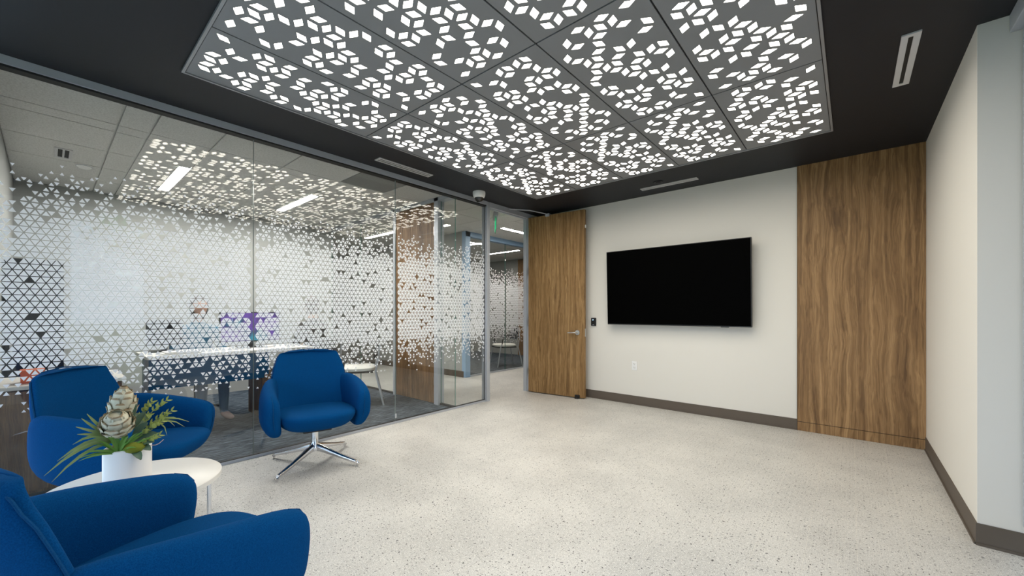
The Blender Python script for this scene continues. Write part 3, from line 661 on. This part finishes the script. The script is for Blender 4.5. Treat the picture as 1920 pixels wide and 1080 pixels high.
bm = bm_new(); box(bm, (-.12, -.10, .275), (.14, .10, .298), .004); mk('tilt_plate', bm, 'black', chair)
base = bpy.data.objects.new('swivel_base', None)
bm = bm_new(); lathe(bm, [(.026, .278), (.026, .15), (.028, .145)], seg=24); base = mk('column', bm, 'chrome', chair, smooth=True, label='polished chrome column')
bm = bm_new(); lathe(bm, [(.0285, .280), (.0285, .258)], seg=24); mk('collar', bm, 'black', base)
bm = bm_new(); lathe(bm, [(.028, .165), (.031, .150), (.042, .125), (.040, .098), (.025, .092)], seg=24); mk('hub', bm, 'chrome', base, smooth=True)
lg = swivel_leg()
leg0 = mk('leg', lg, 'chrome', base, smooth=True, label='polished chrome star leg')
for q in range(1, 4):
    c = leg0.copy(); COL.objects.link(c); c.parent = base; c.rotation_euler = (0, 0, q * PI / 2)
bases = {}
def place(o, x, y, deg, label, basedeg):
    o.location = (x, y, 0); o.rotation_euler = (0, 0, math.radians(deg)); o['label'] = label
    for ch in o.children:
        if ch.name.startswith('column'): ch.rotation_euler = (0, 0, math.radians(basedeg - deg))
chairB = copy_tree(chair); chairC = copy_tree(chair)
place(chair, -3.25, .318, 50, 'blue upholstered swivel chair behind the potted plant, next to the glass', 33)
place(chairB, -3.265, 1.395, -14, 'blue upholstered swivel chair alone on its chrome star base, facing into the room', 28)
place(chairC, -1.548, .174, 105.5, 'nearest blue upholstered swivel chair in the left foreground, seen from its side', 10)

# ---- side table
TZ = .48; tc = (-2.30, .25)
t = thing('side_table', 'small round white side table on chrome legs between the blue chairs', 'table', (*tc, 0))
bm = bm_new(); lathe(bm, [(.284, TZ - .024), (.29, TZ - .021), (.29, TZ - .003), (.286, TZ)], seg=72); mk('table_top', bm, 'laminate', t, smooth=True)
for k in range(4):
    a = math.radians(70 + 90 * k); c_, s_ = math.cos(a), math.sin(a)
    bm = bm_new(); p = Vector((.245 * c_, .245 * s_, 0)); box(bm, (p.x - .012, p.y - .006, 0), (p.x + .012, p.y + .006, TZ - .03), .001); mk('leg', bm, 'chrome', t)
for k in range(2):
    a = math.radians(70 + 90 * k); c_, s_ = math.cos(a) * .245, math.sin(a) * .245
    for z in (TZ - .032, .008):
        bm = bm_new(); tube(bm, [(-c_, -s_, z), (c_, s_, z)], .008, 4, sq=True); mk('cross_bar', bm, 'chrome', t)

# ---- planter with artificial protea arrangement
PC = Vector((-2.305, .222, TZ)); RGT = Vector((.994, .11, 0)); RGT = Vector((.11, .994, 0)); TOC = Vector((.994, -.11, 0)); UP = Vector((0, 0, 1))
t = thing('potted_arrangement', 'white round pot of protea blooms and leaves on the side table', 'potted plant', PC)
bm = bm_new(); R0 = .0755; HP = .158
lathe(bm, [(R0 - .004, 0), (R0, .004), (R0, HP - .003), (R0 - .003, HP), (R0 - .008, HP), (R0 - .010, HP - .03), (.002, HP - .03)], seg=56); mk('pot', bm, 'pot', t, smooth=True)
bm = bm_new(); lathe(bm, [(R0 - .011, HP - .024), (.045, HP - .012), (.003, HP - .008)], seg=40)
for v in bm.verts: v.co.z += .006 * noise.noise(v.co * 40)
mk('soil', bm, 'soil', t, smooth=True)
rnd = random.Random(5)
def P(r, u, c=0): return RGT * (r * .74) + UP * u + TOC * c      # local to the pot: right, up, towards the window side
for k in range(26):
    a, r_ = rnd.uniform(0, 6.28), rnd.uniform(.03, .06)
    bm = bm_new(); s_ = rnd.uniform(.006, .012); bmesh.ops.create_icosphere(bm, subdivisions=1, radius=s_)
    for v in bm.verts: v.co = Vector((v.co.x * 1.6, v.co.y, v.co.z * .6)) + Vector((r_ * math.cos(a), r_ * math.sin(a), HP - .01 + rnd.uniform(0, .012)))
    mk('bark_chip', bm, 'soil', t)
bm = bm_new(); bmesh.ops.create_icosphere(bm, subdivisions=3, radius=1)
for v in bm.verts: v.co = P(v.co.x * .047, v.co.z * .022, v.co.y * .03) + P(.028, HP + .004, .060) + v.normal * .003 * noise.noise(v.co * 9)
mk('moss_mound', bm, 'moss', t, smooth=True)
def leaf(pts, w_, mat, name='leaf', prof=(.25, .8, 1, .85, .5, .05), par=None, fold=.25, side=None):
    """ribbon leaf along a quadratic curve"""
    p0, p1, p2 = [Vector(p) for p in pts]; bm = bm_new(); n_ = len(prof); L_ = []; M_ = []; R2 = []
    for i in range(n_):
        s_ = i / (n_ - 1); p = p0 * (1 - s_) ** 2 + p1 * 2 * s_ * (1 - s_) + p2 * s_ ** 2
        d = ((p1 - p0) * (1 - s_) + (p2 - p1) * s_).normalized()
        sd = d.cross((TOC * .85 + UP * .55 + RGT * .1)).normalized()
        nn = sd.cross(d).normalized(); hw = w_ / 2 * prof[i]
        L_.append(bm.verts.new(p - sd * hw + nn * hw * fold)); M_.append(bm.verts.new(p)); R2.append(bm.verts.new(p + sd * hw + nn * hw * fold))
    for i in range(n_ - 1):
        bm.faces.new((L_[i], M_[i], M_[i + 1], L_[i + 1])); bm.faces.new((M_[i], R2[i], R2[i + 1], M_[i + 1]))
    return mk(name, bm, mat, par or t, smooth=True)
def protea(center, rad, hgt, axis, nb, rows, openb):
    c = Vector(center); ax = Vector(axis).normalized(); q = ax.to_track_quat('Z', 'Y').to_matrix()
    bm = bm_new(); lathe(bm, [(rad * .25, -hgt), (rad * .75, -hgt * .7), (rad * .86, 0), (rad * .72, hgt * .7), (rad * .4, hgt * .9), (.002, hgt * .95)], seg=20)
    for v in bm.verts: v.co = q @ v.co + c
    hd = mk('protea_head', bm, 'bract', t, smooth=True, label='cream protea bloom with scalloped bracts')
    # one bract mesh shared by all
    bb = bm_new(); W, Hh = rad * .86, hgt * .62; pr = (.6, .85, 1, 1, .85, .45); L_ = []; NN = 5
    grid = []
    for i, w2 in enumerate(pr):
        z = Hh * i / (len(pr) - 1); row = []
        for k in range(NN):
            u = k / (NN - 1) * 2 - 1; row.append(bb.verts.new((.10 * rad * (1 - u * u) + .16 * rad * (i / 5) ** 2 * openb, W / 2 * w2 * u, z)))
        grid.append(row)
    for i in range(len(pr) - 1):
        for k in range(NN - 1):
            f = bb.faces.new((grid[i][k], grid[i][k + 1], grid[i + 1][k + 1], grid[i + 1][k])); f.material_index = 1 if (i == len(pr) - 2) else 0
    me = bpy.data.meshes.new('bract'); bb.to_mesh(me); bb.free(); me.materials.append(MT['bract']); me.materials.append(MT['bract2'])
    for p in me.polygons: p.use_smooth = True
    for rr in range(rows):
        s_ = rr / (rows - 1); z = -hgt * .92 + s_ * hgt * 1.45
        rz_ = rad * (.42 + .58 * math.sin(PI * min(1, .12 + s_ * .80))) 
        n2 = max(5, int(nb * rz_ / rad))
        for k in range(n2):
            a = 2 * PI * (k + .5 * (rr % 2)) / n2
            o = bpy.data.objects.new('bract', me); COL.objects.link(o); o.parent = hd
            tilt = (.42 - .85 * s_)
            m_ = Matrix.Translation(c) @ q.to_4x4() @ Matrix.Rotation(a, 4, 'Z') @ Matrix.Translation((rz_ * .93, 0, z)) @ Matrix.Rotation(tilt, 4, 'Y')
            o.matrix_local = m_
protea(P(-.020, .333, -.005), .042, .070, P(.06, 1, .12), 7, 6, .5)
protea(P(-.040, .268, .055), .050, .054, P(-.12, 1, .75), 8, 5, .6)
bm = bm_new(); tube(bm, [P(0, HP - .02), P(-.01, .22, 0), P(-.022, .29)], .006, 8); tube(bm, [P(.0, HP - .02, .02), P(-.02, .2, .04)], .006, 8); mk('stem', bm, 'leaf', t)
# long drooping strap leaves to the left
for (r1, u1, r2, u2, c2, w_) in ((-.15, .235, -.305, .105, .03, .016), (-.15, .215, -.275, .085, .06, .014), (-.13, .245, -.262, .150, .02, .018), (-.13, .23, -.235, .165, .05, .015), (-.12, .25, -.21, .20, .0, .018)):
    leaf((P(-.03, HP + .03, .02), P(r1, u1, c2), P(r2, u2, c2)), w_ * .95, 'leaf2', 'strap_leaf')
# antler-shaped leaf
for (r1, u1, r2, u2) in ((-.12, .25, -.175, .305), (-.11, .26, -.155, .32), (-.13, .245, -.195, .275), (-.12, .235, -.19, .245)):
    leaf((P(-.06, .215, .03), P(r1, u1, .03), P(r2, u2, .035)), .018, 'leaf2', 'antler_leaf', prof=(.5, .9, .8, .6, .45, .1))
# blue-green oval leaves on the right
for (r0, u0, r2, u2, c2, w_) in ((.02, .20, .085, .255, .05, .026), (.02, .18, .125, .205, .05, .030), (.03, .17, .11, .175, .07, .034), (.02, .23, .075, .30, .03, .024), (.0, .24, .035, .335, .02, .022), (.04, .16, .095, .145, .08, .03), (.02, .15, .055, .118, .10, .028), (-.05, .22, -.105, .245, .06, .028), (.01, .24, .055, .285, -.02, .028), (-.04, .24, -.09, .29, -.02, .022), (.03, .21, .10, .28, -.03, .028)):
    leaf((P(r0, u0, .03), P((r0 + r2) / 2, (u0 + u2) / 2 + .018, c2), P(r2, u2, c2)), w_, 'leaf', 'oval_leaf', prof=(.3, .75, 1, .95, .7, .15))
# arching grassy blades on the right
for (r2, u2, w_) in ((.265, .235, .010), (.245, .215, .009), (.20, .225, .008), (.225, .25, .009), (.165, .19, .008)):
    leaf((P(.04, .20, .03), P(.15, .30, .05), P(r2, u2, .06)), w_, 'leaf2', 'grass_blade')
# spiky tuft
for k in range(26):
    a = rnd.uniform(.15, PI * .98); L2 = rnd.uniform(.075, .135); c2 = rnd.uniform(-.02, .07)
    b0 = P(-.035, HP - .012, .055); d = P(math.cos(a) * .9 - .35, math.sin(a) * .62 + .05, c2 * 6).normalized()
    leaf((b0, b0 + d * L2 * .55 + UP * .018, b0 + d * L2 - UP * .008), .0085, 'leaf3', 'spiky_leaf')
# berry sprigs
for (r2, u2, c2) in ((.165, .335, .02), (.145, .255, .06), (.185, .29, .04), (.10, .33, -.01), (.13, .20, .07)):
    p0, p1, p2 = P(.02, HP + .02, .03), P(r2 * .5, u2 * .9, c2), P(r2, u2, c2)
    bm = bm_new(); cv = [p0 * (1 - s_) ** 2 + p1 * 2 * s_ * (1 - s_) + p2 * s_ ** 2 for s_ in [i / 8 for i in range(9)]]
    tube(bm, cv, .0014, 5); sp = mk('sprig', bm, 'leaf2', t)
    for i in range(3, 9):
        for sg in (-1, 1):
            d = (cv[i] - cv[i - 1]).normalized(); pp = cv[i] + d.cross(TOC) * sg * .008
            leaf((cv[i], pp + d * .006, pp + d * .017 + d.cross(TOC) * sg * .004), .007, 'berry', 'small_leaf', par=sp, prof=(.5, 1, .9, .1))
    for i in (4, 6, 7):
        bm = bm_new(); bmesh.ops.create_icosphere(bm, subdivisions=2, radius=.0052)
        for v in bm.verts: v.co += cv[i] + P(rnd.uniform(-.008, .008), rnd.uniform(-.008, .008), .005)
        mk('berry', bm, 'berry', sp, smooth=True)
bm = bm_new(); tube(bm, [P(.085, HP + .002, .05), P(.115, HP + .0, .06), P(.13, HP + .004, .06), P(.15, HP + .018, .06)], .0016, 5); mk('twig', bm, 'shoe', t)

# ------------------------------------------------------------------ office furniture behind the glass
t = thing('reception_desk', 'white topped office desk with blue front panel behind the glass', 'desk', (-5.25, 1.3, 0))
mk('desk_top', boxes(((-5.62, .60, .755), (-4.93, 2.10, .785)), bev=.003), 'laminate', t, world=True)
mk('modesty_panel', boxes(((-4.985, .62, .47), (-4.965, 1.62, .755))), 'navy', t, world=True, label='dark blue fabric front panel')
for y in (.64, 2.06): mk('leg', boxes(((-5.58, y - .02, 0), (-5.0, y + .02, .03)), ((-5.3, y - .03, 0), (-5.24, y + .03, .755))), 'steel', t, world=True)
t = thing('pedestal_cabinet', 'low walnut pedestal cabinet under the right end of the office desk', 'cabinet', (-5.1, 1.7, 0))
mk('body', boxes(((-5.45, 1.56, .02), (-4.98, 1.98, .52)), bev=.006), 'walnut_cab', t, world=True)
for k in range(3):
    d_ = mk('drawer', boxes(((-4.982, 1.575, .04 + .157 * k), (-4.964, 1.965, .19 + .157 * k)), bev=.002), 'walnut_cab', t, world=True)
    mk('pull', boxes(((-4.964, 1.70, .165 + .157 * k), (-4.955, 1.84, .175 + .157 * k))), 'satin', d_, world=True)
def monitor(lab, y0, y1, z0, z1, x, mat):
    t = thing('computer_monitor', lab, 'monitor', (x - .05, (y0 + y1) / 2, .785))
    bz = mk('bezel', boxes(((x - .03, y0, z0), (x, y1, z1)), bev=.003), 'black', t, world=True)
    mk('screen', boxes(((x - .001, y0 + .012, z0 + .014), (x + .0015, y1 - .012, z1 - .012))), mat, t, world=True)
    yc = (y0 + y1) / 2
    mk('stand', boxes(((x - .06, yc - .025, .79), (x - .03, yc + .025, z0 + .15)), ((x - .15, yc - .12, .785), (x + .06, yc + .12, .797))), 'black', t, world=True)
monitor('monitor with a purple screen on the white office desk', 1.26, 1.88, .85, 1.20, -5.38, 'wallpaper')
monitor('dark narrow monitor at the left end of the white office desk', .66, .95, .85, 1.12, -5.45, 'screen')
tag(mk('paper_stack', boxes(((-5.2, .72, .785), (-4.98, 1.02, .80)), ((-5.18, .74, .80), (-4.97, 1.0, .812)), bev=.001), 'white'), 'stack of white papers on the office desk', 'papers')
# walnut credenza and things at the left
t = thing('credenza', 'walnut credenza beside the office side wall, left edge of the view', 'cabinet', (-4.3, 0, 0))
mk('body', boxes(((-4.62, OY0 + .01, .02), (-4.05, .36, .70)), bev=.004), 'walnut_cab', t, world=True)
mk('top', boxes(((-4.64, OY0 + .005, .70), (-4.03, .38, .725)), bev=.003), 'laminate', t, world=True)
for k, (a, b) in enumerate(((OY0 + .02, .06), (.07, .35))):
    d_ = mk('door', boxes(((-4.052, a, .04), (-4.034, b, .69)), bev=.002), 'walnut_cab', t, world=True)
    mk('handle', boxes(((-4.034, (b - .04) if k == 0 else a + .03, .40), (-4.026, (b - .03) if k == 0 else a + .04, .55))), 'satin', d_, world=True)
t = thing('orange_box', 'small orange cardboard box on the walnut credenza', 'box', (-4.2, -.06, .725))
mk('carton', boxes(((-4.28, -.11, .725), (-4.16, -.01, .80)), bev=.002), 'orange', t, world=True)
mk('lid', boxes(((-4.285, -.115, .79), (-4.155, -.005, .812)), bev=.002), 'orange', t, world=True)
t = thing('white_bowl', 'small white bowl on the walnut credenza', 'bowl', (-4.3, .16, .725))
bm = bm_new(); lathe(bm, [(.03, 0), (.06, .02), (.075, .06), (.071, .06), (.055, .022), (.002, .01)], seg=28); mk('bowl_body', bm, 'white', t, smooth=True)
bm = bm_new(); lathe(bm, [(.035, -.0), (.035, .004)], seg=24); mk('foot_ring', bm, 'white', t)
t = thing('storage_cabinet', 'tall black storage cabinet in the corner of the office', 'cabinet', (-5.65, -.06, 0))
mk('body', boxes(((-5.95, OY0 + .01, .0), (-5.42, .105, 1.66)), bev=.004), 'black', t, world=True)
mk('door', boxes(((-5.42, OY0 + .015, .03), (-5.40, .10, 1.655)), bev=.002), 'black', t, world=True)
mk('handle', boxes(((-5.40, -.20, .85), (-5.39, -.185, 1.0))), 'satin', t, world=True)
# guest chairs
gc = thing('guest_chair', 'x', 'chair', group='guest chairs with white seats')
bm = bm_new(); loops = []
for z, s_ in ((.435, .9), (.445, 1), (.475, 1), (.49, .92)): loops.append([(.24 * s_ * se(math.cos(2 * PI * k / 28), .6), .235 * s_ * se(math.sin(2 * PI * k / 28), .6), z) for k in range(28)])
loft(bm, loops); mk('seat', bm, 'cream', gc, smooth=True)
bm = bm_new(); box(bm, (-.22, -.215, .415), (.22, .215, .437), .008); mk('seat_pan', bm, 'black', gc)
bm = bm_new(); loops = []
for z, wd in ((.585, .15), (.60, .19), (.66, .215), (.75, .22), (.82, .205), (.85, .17)):
    loops.append([(-.245 - (z - .58) * .18 + .012 * math.sin(2 * PI * k / 24) + .03 * abs(math.cos(2 * PI * k / 24)) ** 2, wd * se(math.cos(2 * PI * k / 24), .5), z) for k in range(24)])
loft(bm, loops); mk('backrest', bm, 'mesh', gc, smooth=True)
for s in (-1, 1):
    bm = bm_new(); tube(bm, [(.25, s * .27, .0), (.17, s * .25, .43), (.14, s * .25, .50)], .012, 10); mk('leg', bm, 'steel', gc, smooth=True, label='silver tube leg')
    bm = bm_new(); tube(bm, [(-.34, s * .27, .0), (-.24, s * .245, .43), (-.28, s * .225, .62), (-.295, s * .215, .80)], .012, 10); mk('leg', bm, 'steel', gc, smooth=True, label='silver tube leg')
    bm = bm_new(); tube(bm, [(.14, s * .25, .50), (.12, s * .265, .645), (.08, s * .268, .66), (-.27, s * .24, .655)], .011, 8); mk('arm', bm, 'black', gc, smooth=True)
gc2 = copy_tree(gc); gc3 = copy_tree(gc); gc4 = copy_tree(gc)
def setc(o, x, y, deg, lab): o.location = (x, y, 0); o.rotation_euler = (0, 0, math.radians(deg)); o['label'] = lab
setc(gc, -4.98, 2.66, 240, 'guest chair with white seat and black back, near the walnut office door')
setc(gc2, -5.92, 6.66, 243, 'guest chair with white seat and dark back in the far office, nearer the doorway')
setc(gc3, -6.55, 5.62, 330, 'guest chair with white seat in the far office, seen through the partition film')
setc(gc4, -5.72, 2.42, 200, 'guest chair under the person in black')

# ---- people in the office (mostly hidden by the film)
def person(lab, x, y, deg, top, legs_, shoes, hairm, seat_z=.47, lean=0.0):
    t = thing('person', lab, 'person', (x, y, 0), math.radians(deg))
    V = {}; E_ = []; order = []
    def v(n_, co, r): V[n_] = (len(order), Vector(co), r); order.append(n_)
    b = seat_z + .09
    v('pelvis', (0, 0, b), (.15, .12)); v('waist', (-.02 + lean * .3, 0, b + .18), (.135, .105)); v('chest', (-.02 + lean * .7, 0, b + .36), (.155, .11)); v('neck0', (lean, 0, b + .49), (.075, .07)); v('neck1', (.015 + lean, 0, b + .57), (.05, .05)); v('skull', (.035 + lean, 0, b + .66), (.055, .06))
    for s, n_ in ((1, 'l'), (-1, 'r')):
        v('hip' + n_, (.05, s * .09, b - .01), (.095, .085)); v('kneeu' + n_, (.30, s * .10, b + .005), (.078, .075)); v('knee' + n_, (.44, s * .105, b - .03), (.066, .066)); v('calf' + n_, (.45, s * .105, b - .22), (.062, .06)); v('ankle' + n_, (.45, s * .105, .10), (.045, .045)); v('heel' + n_, (.45, s * .105, .055), (.042, .045)); v('ball' + n_, (.57, s * .115, .035), (.042, .03)); v('toe' + n_, (.64, s * .118, .028), (.03, .022))
        v('sho' + n_, (lean, s * .185, b + .44), (.068, .066)); v('elb' + n_, (.06 + lean, s * .235, b + .17), (.048, .048)); v('fore' + n_, (.19 + lean, s * .20, b + .14), (.042, .042)); v('wri' + n_, (.30 + lean, s * .15, b + .13), (.027, .024)); v('palm' + n_, (.36 + lean, s * .13, b + .125), (.034, .016))
        E_ += [('pelvis', 'hip' + n_), ('hip' + n_, 'kneeu' + n_), ('kneeu' + n_, 'knee' + n_), ('knee' + n_, 'calf' + n_), ('calf' + n_, 'ankle' + n_), ('ankle' + n_, 'heel' + n_), ('heel' + n_, 'ball' + n_), ('ball' + n_, 'toe' + n_), ('chest', 'sho' + n_), ('sho' + n_, 'elb' + n_), ('elb' + n_, 'fore' + n_), ('fore' + n_, 'wri' + n_), ('wri' + n_, 'palm' + n_)]
    E_ += [('pelvis', 'waist'), ('waist', 'chest'), ('chest', 'neck0'), ('neck0', 'neck1'), ('neck1', 'skull')]
    me = bpy.data.meshes.new('tmp'); me.from_pydata([V[n_][1] for n_ in order], [(V[a][0], V[c][0]) for a, c in E_], [])
    o = bpy.data.objects.new('tmp', me); COL.objects.link(o)
    sk = o.modifiers.new('skin', 'SKIN'); sk.use_smooth_shade = True
    for i, n_ in enumerate(order):
        d = me.skin_vertices[0].data[i]; d.radius = V[n_][2]; d.use_root = (n_ == 'pelvis')
    sb = o.modifiers.new('sub', 'SUBSURF'); sb.levels = 1
    dg = bpy.context.evaluated_depsgraph_get(); ev = o.evaluated_get(dg); m2 = bpy.data.meshes.new_from_object(ev)
    bm = bm_new(); bm.from_mesh(m2); bpy.data.objects.remove(o); bpy.data.meshes.remove(m2)
    reg = {0: ('pelvis', 'hipl', 'hipr', 'kneeul', 'kneeur', 'kneel', 'kneer', 'calfl', 'calfr', 'anklel', 'ankler'), 1: ('waist', 'chest', 'shol', 'shor', 'elbl', 'elbr', 'forel', 'forer', 'neck0'), 2: ('neck1', 'skull', 'wril', 'wrir', 'palml', 'palmr'), 3: ('heell', 'heelr', 'balll', 'ballr', 'toel', 'toer')}
    look = {n_: k for k, ns in reg.items() for n_ in ns}
    for f in bm.faces:
        c = f.calc_center_median(); best = min(order, key=lambda n_: (V[n_][1] - c).length - V[n_][2][0] * .5); f.material_index = look[best]; f.smooth = True
    # head: skull, jaw, nose, ears
    hc = V['skull'][1] + Vector((.012, 0, .045))
    def ball(c, r, sx=1, sy=1, sz=1, mi=2):
        g = bmesh.ops.create_uvsphere(bm, u_segments=18, v_segments=12, radius=r)
        for q in g['verts']: q.co = Vector((q.co.x * sx, q.co.y * sy, q.co.z * sz)) + c
        for f in set(f for q in g['verts'] for f in q.link_faces): f.material_index = mi; f.smooth = True
    ball(hc, .1, .95, .76, 1.12); ball(hc + Vector((.035, 0, -.06)), .06, .9, .85, .9); ball(hc + Vector((.098, 0, -.015)), .014, 1.2, .8, 1.6)
    for s in (-1, 1): ball(hc + Vector((-.005, s * .078, -.01)), .022, .7, .35, 1.2)
    for s, n_ in ((1, 'l'), (-1, 'r')):
        pm = V['palm' + n_][1]; dr = (pm - V['wri' + n_][1]).normalized(); sd = dr.cross(UP)
        for q, (o_, L2) in enumerate(((-.024, .06), (-.008, .07), (.008, .066), (.024, .052))):
            a_ = pm + sd * o_; tube(bm, [a_, a_ + dr * L2 * .55 - UP * .004, a_ + dr * L2 - UP * .018], .0085, 8, mi=2, r_end=.0065)
        a_ = pm - dr * .03 + sd * -.03 * s; tube(bm, [a_, a_ + dr * .025 - sd * .022 * s, a_ + dr * .05 - sd * .022 * s - UP * .006], .0095, 8, mi=2, r_end=.007)
    body = mk('body', bm, [legs_, top, 'skin', shoes], t, smooth=False)
    for p in body.data.polygons: p.use_smooth = True
    bm = bm_new(); g = bmesh.ops.create_uvsphere(bm, u_segments=20, v_segments=14, radius=.108)
    for q in bm.verts:
        c = q.co.copy(); q.co = Vector((c.x * .95 - .012, c.y * .80, c.z * 1.12 + .012))
        if c.x > .03 and c.z < .045: q.co.x = .03
        if c.z < -.02 and c.x < .03: q.co.z -= .05
        q.co += hc
    mk('hair', bm, hairm, t, smooth=True)
    bm = bm_new()
    for s in (-1, 1):
        g = bmesh.ops.create_uvsphere(bm, u_segments=8, v_segments=6, radius=.008)
        for q in g['verts']: q.co += hc + Vector((.086, s * .032, .008))
    mk('eyes', bm, 'black', body)
    bm = bm_new(); box(bm, (.088, -.02, -.056), (.094, .02, -.050), .002); bmesh.ops.translate(bm, verts=bm.verts, vec=hc); mk('mouth', bm, 'shoe', body)
    return t
person('person in a teal top and light jeans seated behind the office desk', -5.86, 1.16, 6, 'teal', 'jeans', 'shoe', 'hair')
person('person in black clothes seated at the right end of the office desk', -5.70, 2.42, 200, 'dark', 'dark', 'black', 'hair', .50)
t = thing('task_chair', 'dark blue task chair under the person behind the office desk', 'chair', (-5.92, 1.16, 0))
bm = bm_new(); loops = []
for z, s_ in ((.40, .8), (.415, 1), (.45, 1), (.465, .9)): loops.append([(.24 * s_ * se(math.cos(2 * PI * k / 28), .6), .24 * s_ * se(math.sin(2 * PI * k / 28), .6), z) for k in range(28)])
loft(bm, loops); mk('seat', bm, 'navy', t, smooth=True)
bm = bm_new(); box(bm, (-.27, -.21, .55), (-.22, .21, 1.0), .03); mk('backrest', bm, 'navy', t, smooth=True)
bm = bm_new(); tube(bm, [(0, 0, .08), (0, 0, .40)], .025, 12); tube(bm, [(-.1, 0, .42), (-.26, 0, .45), (-.255, 0, .62)], .018, 8); mk('column', bm, 'black', t)
for k in range(5):
    a = 2 * PI * k / 5; bm = bm_new(); tube(bm, [(0, 0, .09), (.28 * math.cos(a), .28 * math.sin(a), .06)], .02, 8, r_end=.014); l_ = mk('leg', bm, 'black', t)
    bm = bm_new(); tube(bm, [(.28 * math.cos(a), .28 * math.sin(a) - .02, .027), (.28 * math.cos(a), .28 * math.sin(a) + .02, .027)], .027, 14); mk('caster', bm, 'black', l_)

# ------------------------------------------------------------------ outdoors, seen as reflections and through the windows
struct('ground_lawn', boxes(((XW + .2, -40, -.4), (60, 60, -.15)), ((-40, -60, -.4), (XW + .2, YB - .2, -.15))), 'grass', 'green lawn outside the windows', 'lawn')
def tree(lab, x, y, hgt, rad, seed):
    t = thing('tree', lab, 'tree', (x, y, -.15), 0, 'trees outside the windows'); rn = random.Random(seed)
    bm = bm_new(); tube(bm, [(0, 0, 0), (.1, 0, hgt * .4), (0, .1, hgt * .75)], .16, 10, r_end=.05)
    for k in range(7):
        a = rn.uniform(0, 6.28); z = hgt * rn.uniform(.35, .7); tube(bm, [(0, 0, z), (rad * .5 * math.cos(a), rad * .5 * math.sin(a), z + rad * .4)], .05, 6, r_end=.015)
    mk('trunk', bm, 'bark', t)
    bm = bm_new()
    for k in range(2600):
        d = Vector((rn.gauss(0, 1), rn.gauss(0, 1), rn.gauss(0, 1))).normalized() * rad * rn.uniform(.35, 1) ** .5
        p = Vector((d.x, d.y, hgt * .72 + d.z * .75)); a = Vector((rn.gauss(0, 1), rn.gauss(0, 1), rn.gauss(0, 1))).normalized(); b = a.orthogonal().normalized(); s_ = rn.uniform(.07, .14)
        bm.faces.new([bm.verts.new(p + a * s_), bm.verts.new(p + b * s_ * .5), bm.verts.new(p - a * s_), bm.verts.new(p - b * s_ * .5)])
    o = mk('crown', bm, 'foliage', t); o['kind'] = 'stuff'
tree('leafy tree on the lawn nearest the glass door', 9.5, 3.0, 6.2, 2.6, 1)
tree('leafy tree on the lawn farther left of the glass door', 14, -3.5, 7.0, 3.0, 2)
tree('leafy tree on the lawn behind the shaded windows', 13, 9.5, 6.5, 2.8, 3)
